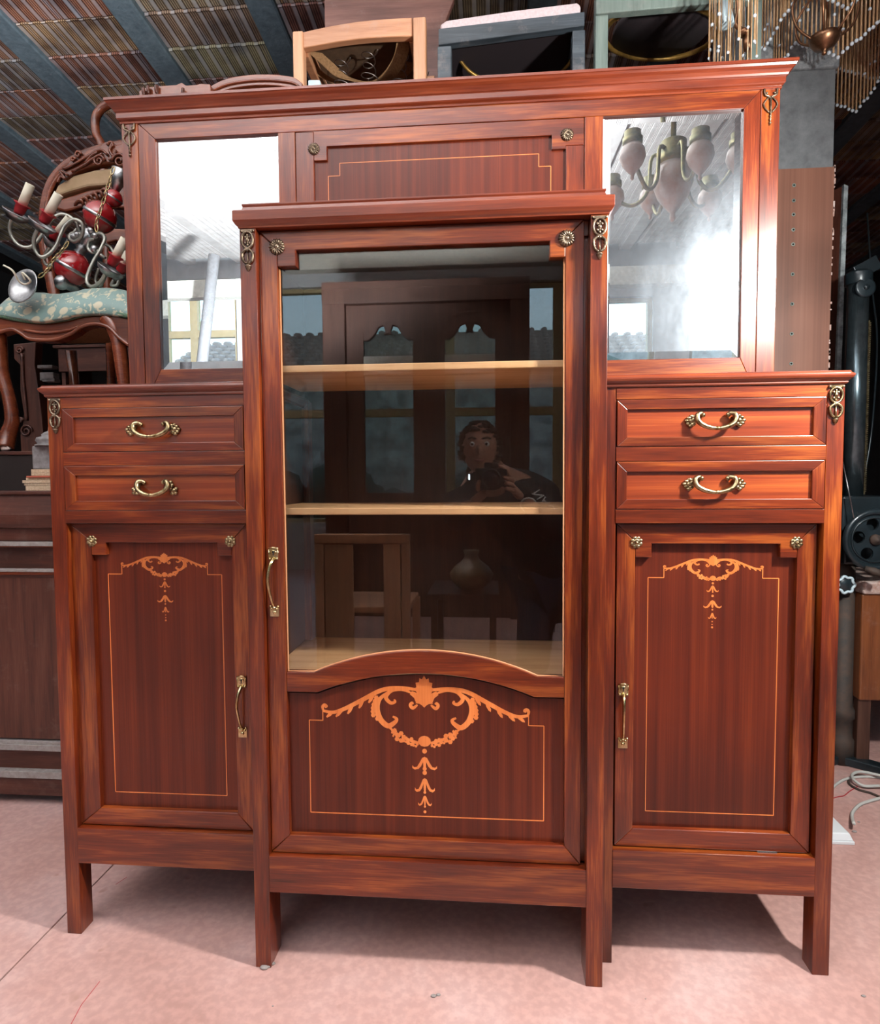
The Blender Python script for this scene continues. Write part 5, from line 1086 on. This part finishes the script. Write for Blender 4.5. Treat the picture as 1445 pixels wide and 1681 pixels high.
for a_ in lerp(0, 2 * math.pi, 7)[:-1]: MB().tube(smooth_path([c + Vector((.04 * math.cos(a_), .04 * math.sin(a_), .01)), c + Vector((.085 * math.cos(a_), .085 * math.sin(a_), .05)), c + Vector((.095 * math.cos(a_), .095 * math.sin(a_), .12)), c + Vector((.03 * math.cos(a_), .03 * math.sin(a_), .17))], 5), .004, 6).build('arm', 'copper', lp1)
YL = .575; xl2 = at(1203, 60, YL).x; zl2 = at(1203, 104, YL).z
lp2 = fringe('small sparse bead-fringed chandelier with copper arms, left of the large one', xl2, YL, .062, 2.72, 15, zig(zl2, .06, 4), 2.46)
c = at(1228, 40, YL)
MB().tube(smooth_path([Vector((xl2, YL, 2.50)), at(1212, 10, YL), at(1208, 40, YL), at(1222, 50, YL)], 5), .006, 8).ball(at(1222, 54, YL), .018, 10, (1.1, 1, .6)).tube([at(1226, 58, YL), at(1228, 82, YL)], .011, 10).build('arm', 'copper', lp2)
p, q = at(1190, 2, YL), at(1192, 34, YL); MB().lathe([(.011, 0), (.020, .048), (.022, .068), (.016, .068)], p, q - p, 16).build('glass_tube', 'paleblue', lp2)

# ================================================================== behind the photographer, seen only as reflections
fd = thing('wooden_double_door', (-.34, -3.45, 0), 'old wooden double door with scroll-cut pediments over the panes, reflected in the glass', 'door')
MB().box(-1.12, -.95, -3.55, -3.42, 0, 2.44).build('frame_post', 'oldwood', fd, .004); MB().box(.28, .42, -3.55, -3.42, 0, 2.44).build('frame_post', 'oldwood', fd, .004)
MB().box(-1.12, .42, -3.56, -3.41, 2.36, 2.52).build('lintel', 'oldwood', fd, .004)
for x0 in (-.95, -.335):
    lf = bpy.data.objects.new('door_leaf', None); COL.objects.link(lf); lf.parent = fd
    x1 = x0 + .615; pa, pb = x0 + .13, x1 - .11; mx_ = (pa + pb) / 2
    for a_, b_ in ((x0, pa), (pb, x1)): MB().box(a_, b_, -3.52, -3.47, .0, 2.36).build('stile', 'oldwood', lf, .003)
    arc = [(pa, 2.10), (pa + .04, 2.10), (pa + .09, 2.15), (mx_ - .07, 2.20), (mx_ - .035, 2.21), (mx_ - .02, 2.17), (mx_ - .03, 2.14), (mx_, 2.15), (mx_ + .03, 2.14), (mx_ + .02, 2.17), (mx_ + .035, 2.21), (mx_ + .07, 2.20), (pb - .09, 2.15), (pb - .04, 2.10), (pb, 2.10), (pb, 2.36), (pa, 2.36)]
    MB().prism(arc, -3.52, -3.47).build('scroll_rail', 'oldwood', lf, .002)
    MB().box(pa, pb, -3.52, -3.47, 1.84, 1.98).build('cross_rail', 'frame_cream', lf, .002); MB().box(pa, pb, -3.52, -3.47, 0, .95).build('lower_panel', 'oldwood', lf, .002)
    MB().box(pa, pb, -3.50, -3.495, .95, 2.2).build('pane', 'winglass', lf)
po = thing('wooden_pole', (-3.16, -4.2, 0), 'grey wooden pole leaning in front of the clerestory window, reflected in the left mirror', 'pole')
MB().tube([(-3.10, -4.2, 0.0), (-2.62, -4.2, 3.3)], .055, 12).build('shaft', 'greywood', po)
# pendant with ceramic bulbs
M['ceramic'] = plain('painted_terracotta_urn', (.56, .36, .26), .3, noise=.5, nscale=22, col2=(.66, .60, .58), coat=.6)
M['verdigris'] = plain('dull_green_brass', (.42, .36, .18), .4, .8, noise=.4, nscale=30, col2=(.18, .19, .12))
pcn = Vector((.96, -.98, 2.42))
pn = thing('ceramic_chandelier', pcn, 'brass chandelier with painted ceramic urns hanging behind the photographer, reflected in the right mirror', 'chandelier')
urn = [(.004, -.16), (.010, -.15), (.008, -.13), (.022, -.115), (.050, -.075), (.066, -.03), (.060, .01), (.045, .035), (.050, .045), (.050, .075), (.042, .08), (.042, .11), (.030, .115)]
MB().lathe([(r * 1.35, h * 1.3) for r, h in urn[:8]], pcn, (0, 0, 1), 24).build('urn', 'ceramic', pn); MB().lathe([(r * 1.35, h * 1.3) for r, h in urn[7:]], pcn, (0, 0, 1), 24).build('collar', 'verdigris', pn)
MB().tube([pcn + Vector((0, 0, .14)), (pcn.x, pcn.y, zc(pcn.y) + .02)], .012, 8).build('rod', 'verdigris', pn)
for i in range(6):
    a_ = 2 * math.pi * i / 6 + .4; d = Vector((math.cos(a_), math.sin(a_), 0)); e = pcn + d * .27 + Vector((0, 0, -.03 if i % 2 else .03))
    MB().tube(smooth_path([pcn + Vector((0, 0, .07)), pcn + d * .09 + Vector((0, 0, .10)), pcn + d * .11 + Vector((0, 0, -.05)), pcn + d * .18 + Vector((0, 0, -.10)), e + Vector((0, 0, -.02))], 5), .009, 8).build('arm', 'verdigris', pn)
    MB().lathe([(r * .85, h * .75) for r, h in urn[:8]], e, (0, 0, 1), 18).build('urn', 'ceramic', pn); MB().lathe([(r * .85, h * .75) for r, h in urn[7:]], e, (0, 0, 1), 18).build('socket', 'verdigris', pn)
# blond slatted chair and a jug behind the photographer
sc_ = thing('slatted_chair', (-.46, -1.8, 0), 'blond wooden chair with two wide back slats, reflected low in the glass door', 'chair')
for x in (-.67, -.26): MB().box(x - .02, x + .02, -1.65, -1.62, 0, .76).build('rear_leg', 'blond_v', sc_, .004); MB().box(x - .02, x + .02, -2.05, -2.01, 0, .43).build('leg', 'blond_v', sc_, .004)
MB().box(-.69, -.24, -1.655, -1.615, .755, .80).build('top_rail', 'blond', sc_, .006); MB().box(-.65, -.28, -1.65, -1.62, .16, .20).build('lower_rail', 'blond', sc_, .004)
for x0, x1 in ((-.645, -.51), (-.365, -.285)): MB().box(x0, x1, -1.645, -1.625, .20, .755).build('slat', 'blond_v', sc_, .003)
MB().box(-.68, -.25, -2.06, -1.655, .42, .45).build('seat', 'blond', sc_, .006)
tb = thing('side_table', (-.06, -2.2, 0), 'low dark table with a stoneware jug, reflected in the glass door', 'table')
MB().box(-.20, .18, -2.45, -2.0, .42, .45).build('tabletop', 'walnut', tb, .004)
for x, y in ((-.18, -2.43), (.13, -2.43), (-.18, -2.04), (.13, -2.04)): MB().box(x, x + .035, y, y + .035, 0, .42).build('leg', 'walnut_v', tb, .003)
jg = MB().lathe([(.04, 0), (.07, .01), (.11, .05), (.12, .09), (.09, .13), (.045, .165), (.035, .19), (.045, .215), (.030, .213)], (.03, -2.15, .45), (0, 0, 1), 28).build('jug', plain('stoneware_glaze', (.45, .33, .18), .3, noise=.4, nscale=8, coat=.5), None, origin=(.03, -2.15, .45))
tag(jg, 'squat stoneware jug on the low table, reflected in the glass door', 'jug')

# ---- the photographer, crouching behind the camera (seen only as a faint reflection)
M['skin'] = plain('light_skin', (.52, .27, .19), .5, noise=.3, nscale=12, col2=(.44, .21, .14))
M['jacket'] = plain('black_quilted_jacket', (.018, .020, .026), .7, noise=.4, nscale=14, bump=.4)
M['jeans'] = plain('dark_blue_denim', (.03, .045, .09), .9, noise=.4, nscale=60)
M['hair'] = plain('dark_brown_curly_hair', (.035, .018, .011), .6)
M['camblack'] = plain('black_camera_plastic', (.012, .012, .013), .35, bump=.1, nscale=200)
M['lens'] = plain('coated_front_lens', (.01, .01, .02), .03, coat=1)
M['white'] = plain('white_print', (.75, .75, .75), .7)

def skinned(name, verts, edges, radii, mat, parent, root=0, sub=2):
    me = bpy.data.meshes.new(name); me.from_pydata([tuple(v) for v in verts], edges, []); me.materials.append(M[mat])
    o = bpy.data.objects.new(name, me); COL.objects.link(o); o.parent = parent; o.location = -wpos(parent)
    sk = o.modifiers.new('skin', 'SKIN'); sk.use_smooth_shade = True
    lay = me.skin_vertices[0].data if me.skin_vertices else None
    if lay is None:
        bm = bmesh.new(); bm.from_mesh(me); bm.verts.layers.skin.verify(); bm.to_mesh(me); bm.free(); lay = me.skin_vertices[0].data
    for i, r in enumerate(radii): lay[i].radius = (r, r) if not isinstance(r, tuple) else r; lay[i].use_root = (i == root)
    s = o.modifiers.new('sub', 'SUBSURF'); s.levels = sub; s.render_levels = sub
    return o
X0, Y0, Z0 = CAM.x, CAM.y, CAM.z
pp_ = thing('person', (.45, -1.95, 0), 'crouching photographer in dark jacket with white sleeve lettering, reflected in the glass', 'person')
# right side of the body is at +x (facing the cabinet, +y)
bv_ = [(.46, -2.10, .50), (.43, -2.04, .64), (.34, -1.93, .82), (.22, -1.81, .985), (.15, -1.715, 1.085), (.115, -1.665, 1.14), (.09, -1.63, 1.205), (.085, -1.61, 1.27),
       (.38, -1.76, .955), (.45, -1.63, .80), (.285, -1.475, .955),             # right arm 8,9,10
       (.06, -1.80, 1.03), (-.03, -1.66, .86), (.05, -1.455, .945),            # left arm 11,12,13
       (.56, -2.06, .48), (.60, -1.68, .50), (.58, -1.80, .10), (.58, -1.64, .05),   # right leg, knee up 14..17
       (.38, -2.06, .46), (.34, -1.80, .12), (.34, -2.18, .09), (.34, -2.28, .05)]  # left leg kneeling 18..21
be = [(0, 1), (1, 2), (2, 3), (3, 4), (4, 5), (5, 6), (6, 7), (3, 8), (8, 9), (9, 10), (3, 11), (11, 12), (12, 13), (0, 14), (14, 15), (15, 16), (16, 17), (0, 18), (18, 19), (19, 20), (20, 21)]
br = [.16, .15, .165, .15, .065, .058, .078, .075, .075, .055, .030, .075, .055, .030, .095, .070, .050, .042, .095, .070, .052, .042]
body = skinned('body', bv_, be, br, 'skin', pp_, 0)
jv = bv_[0:4] + [bv_[8], bv_[9], tuple(Vector(bv_[9]).lerp(Vector(bv_[10]), .86)), bv_[11], bv_[12], tuple(Vector(bv_[12]).lerp(Vector(bv_[13]), .86)), (.155, -1.745, 1.065)]
skinned('jacket', jv, [(0, 1), (1, 2), (2, 3), (3, 4), (4, 5), (5, 6), (3, 7), (7, 8), (8, 9), (3, 10)], [.18, .175, .19, .175, .098, .080, .058, .098, .080, .058, .095], 'jacket', pp_, 0)
skinned('trousers', [bv_[0]] + bv_[14:17] + bv_[18:21], [(0, 1), (1, 2), (2, 3), (0, 4), (4, 5), (5, 6)], [.17, .11, .085, .065, .11, .085, .065], 'jeans', pp_, 0)
for kx, a_, b_ in (('shoe', (.58, -1.82, .045), (.58, -1.62, .035)), ('shoe', (.34, -2.18, .06), (.34, -2.32, .045))): skinned(kx, [a_, tuple(Vector(a_).lerp(Vector(b_), .5)), b_], [(0, 1), (1, 2)], [.042, .045, .035], 'black', pp_)
H = Vector((.088, -1.600, 1.195))
hd = MB().ball(H, .098, 24, (.80, .98, 1.18)); hd.ball(H + Vector((0, .092, -.012)), .016, 10, (.8, 1.1, 1.5))
for s in (-1, 1): hd.ball(H + Vector((s * .078, -.005, -.008)), .026, 10, (.35, .7, 1.1))
hd.build('head', 'skin', pp_)
for s in (-1, 1):
    MB().ball(H + Vector((s * .031, .082, .012)), .013, 10).build('eye', 'white', pp_); MB().ball(H + Vector((s * .031, .094, .012)), .0055, 8).build('iris', 'black', pp_)
    MB().tube([H + Vector((s * .015, .092, .036)), H + Vector((s * .033, .090, .042)), H + Vector((s * .050, .078, .036))], .004, 6).build('eyebrow', 'hair', pp_)
MB().tube([H + Vector((-.024, .083, -.058)), H + Vector((0, .091, -.060)), H + Vector((.024, .083, -.058))], [.004, .007, .004], 6).build('mouth', plain('lips', (.4, .14, .12), .5), pp_)
mb = MB(); rs = random.Random(8)
for i in range(260):
    a_ = rs.uniform(0, 2 * math.pi); e_ = rs.uniform(-.5, 1.5)
    d = Vector((math.cos(a_) * math.cos(e_), math.sin(a_) * math.cos(e_), math.sin(e_)))
    if d.y > .35 and d.z < .55: continue
    c = H + Vector((d.x * .088, d.y * .105, d.z * .122)); q = rs.uniform(.010, .017); t0_ = rs.uniform(0, 6)
    mb.tube([c + Vector((math.cos(t0_ + t) * q, math.sin(t0_ + t) * q * .8, q * .5 * t / 4 - .01)) for t in (0, 1, 2, 3, 4)], .0055, 5)
mb.ball(H + Vector((0, -.030, .022)), .094, 20, (.90, .92, 1.14))
o = mb.build('hair', 'hair', pp_); o['kind'] = 'stuff'
# hands: palm plus five jointed fingers
def hand(side, wrist, palm, fingers, thumb):
    vs = [wrist, palm]; es = [(0, 1)]; rd = [(.026, .020), (.036, .018)]
    h = skinned('hand', vs + [tuple(Vector(palm) + (Vector(palm) - Vector(wrist)) * .5)], [(0, 1), (1, 2)], [(.028, .021), (.038, .019), (.034, .014)], 'skin', pp_)
    for f in fingers + [thumb]: skinned('finger', f, [(i, i + 1) for i in range(len(f) - 1)], [.0110, .0098, .0090, .0075][:len(f)], 'skin', h, 0)
cx, cy, cz = X0, -1.44, Z0
hand(1, (.275, -1.485, .965), (.225, -1.475, 1.02), [[(.222, -1.462, 1.05), (.205, -1.432, 1.092), (.185, -1.425, 1.106), (.168, -1.43, 1.108)], [(.232, -1.455, 1.04), (.225, -1.405, 1.052), (.205, -1.388, 1.056), (.190, -1.395, 1.058)], [(.233, -1.455, 1.02), (.228, -1.403, 1.030), (.208, -1.388, 1.034), (.194, -1.395, 1.036)], [(.232, -1.458, 1.00), (.226, -1.41, 1.008), (.207, -1.394, 1.012), (.195, -1.40, 1.014)]], [(.215, -1.50, 1.01), (.205, -1.515, 1.035), (.19, -1.515, 1.055)])
hand(-1, (.055, -1.47, .95), (.10, -1.445, .985), [[(.115, -1.43, .998), (.15, -1.405, .997), (.175, -1.39, 1.005), (.19, -1.385, 1.02)], [(.115, -1.445, .995), (.155, -1.43, .990), (.182, -1.415, 1.0), (.197, -1.41, 1.015)], [(.112, -1.46, .992), (.15, -1.455, .984), (.18, -1.445, .992), (.196, -1.44, 1.006)], [(.105, -1.475, .99), (.14, -1.478, .983), (.168, -1.47, .99), (.182, -1.465, 1.0)]], [(.085, -1.43, 1.0), (.082, -1.415, 1.03), (.092, -1.405, 1.05)])
MB().tube([(.30 + .034 * math.cos(t), -1.497 + .012 * math.sin(t), .940 + .030 * math.sin(t)) for t in lerp(0, 2 * math.pi, 21)[:-1]], .004, 6, True).build('cuff', 'white', pp_)
# sleeve lettering on the right upper arm
tc = bpy.data.curves.new('lettering', 'FONT'); tc.body = 'NAUTICA'; tc.size = .062; tc.extrude = .0015; tc.align_x = 'CENTER'; tc.materials.append(M['white'])
to_ = bpy.data.objects.new('lettering', tc); COL.objects.link(to_)
p0_, p1_ = Vector((.345, -1.655, 1.02)), Vector((.525, -1.54, .80))
xd = (p1_ - p0_).normalized(); nd = Vector((.35, .93, .1)); yd_ = nd.cross(xd).normalized(); nd = xd.cross(yd_)
mm = Matrix((xd, yd_, nd)).transposed().to_4x4(); mm.translation = (p0_ + p1_) / 2; to_.matrix_world = mm
dg = bpy.context.evaluated_depsgraph_get(); lm = bpy.data.meshes.new_from_object(to_.evaluated_get(dg)); lm.transform(mm)
bpy.data.objects.remove(to_); lo = bpy.data.objects.new('lettering', lm); COL.objects.link(lo); lo.parent = pp_; lo.location = -wpos(pp_)
# camera in the hands
cm_ = thing('photo_camera', (cx, cy, cz - .05), 'black camera with large round lens held by the crouching photographer', 'camera')
MB().box(cx - .068, cx + .068, cy - .035, cy + .02, cz - .05, cz + .042).box(cx - .030, cx + .030, cy - .035, cy + .025, cz + .042, cz + .068).build('body', 'camblack', cm_, .006)
MB().lathe([(.036, 0), (.036, .03), (.041, .033), (.041, .062), (.038, .066), (.034, .066), (.034, .060)], (cx, cy + .02, cz), (0, 1, 0), 32).build('lens_barrel', 'camblack', cm_)
MB().lathe([(.034, 0), (.028, .003), (.012, .005), (.0005, .0055)], (cx, cy + .079, cz), (0, 1, 0), 32).build('front_lens', 'lens', cm_)
MB().box(cx - .098, cx - .090, cy + .012, cy + .02, cz - .006, cz + .018).build('focus_lamp', plain('white_focus_lamp', (.8, .9, 1), .3, emit=((.75, .88, 1), 14)), cm_)
MB().box(cx - .105, cx - .066, cy - .02, cy + .012, cz - .010, cz + .022).build('lamp_arm', 'camblack', cm_)
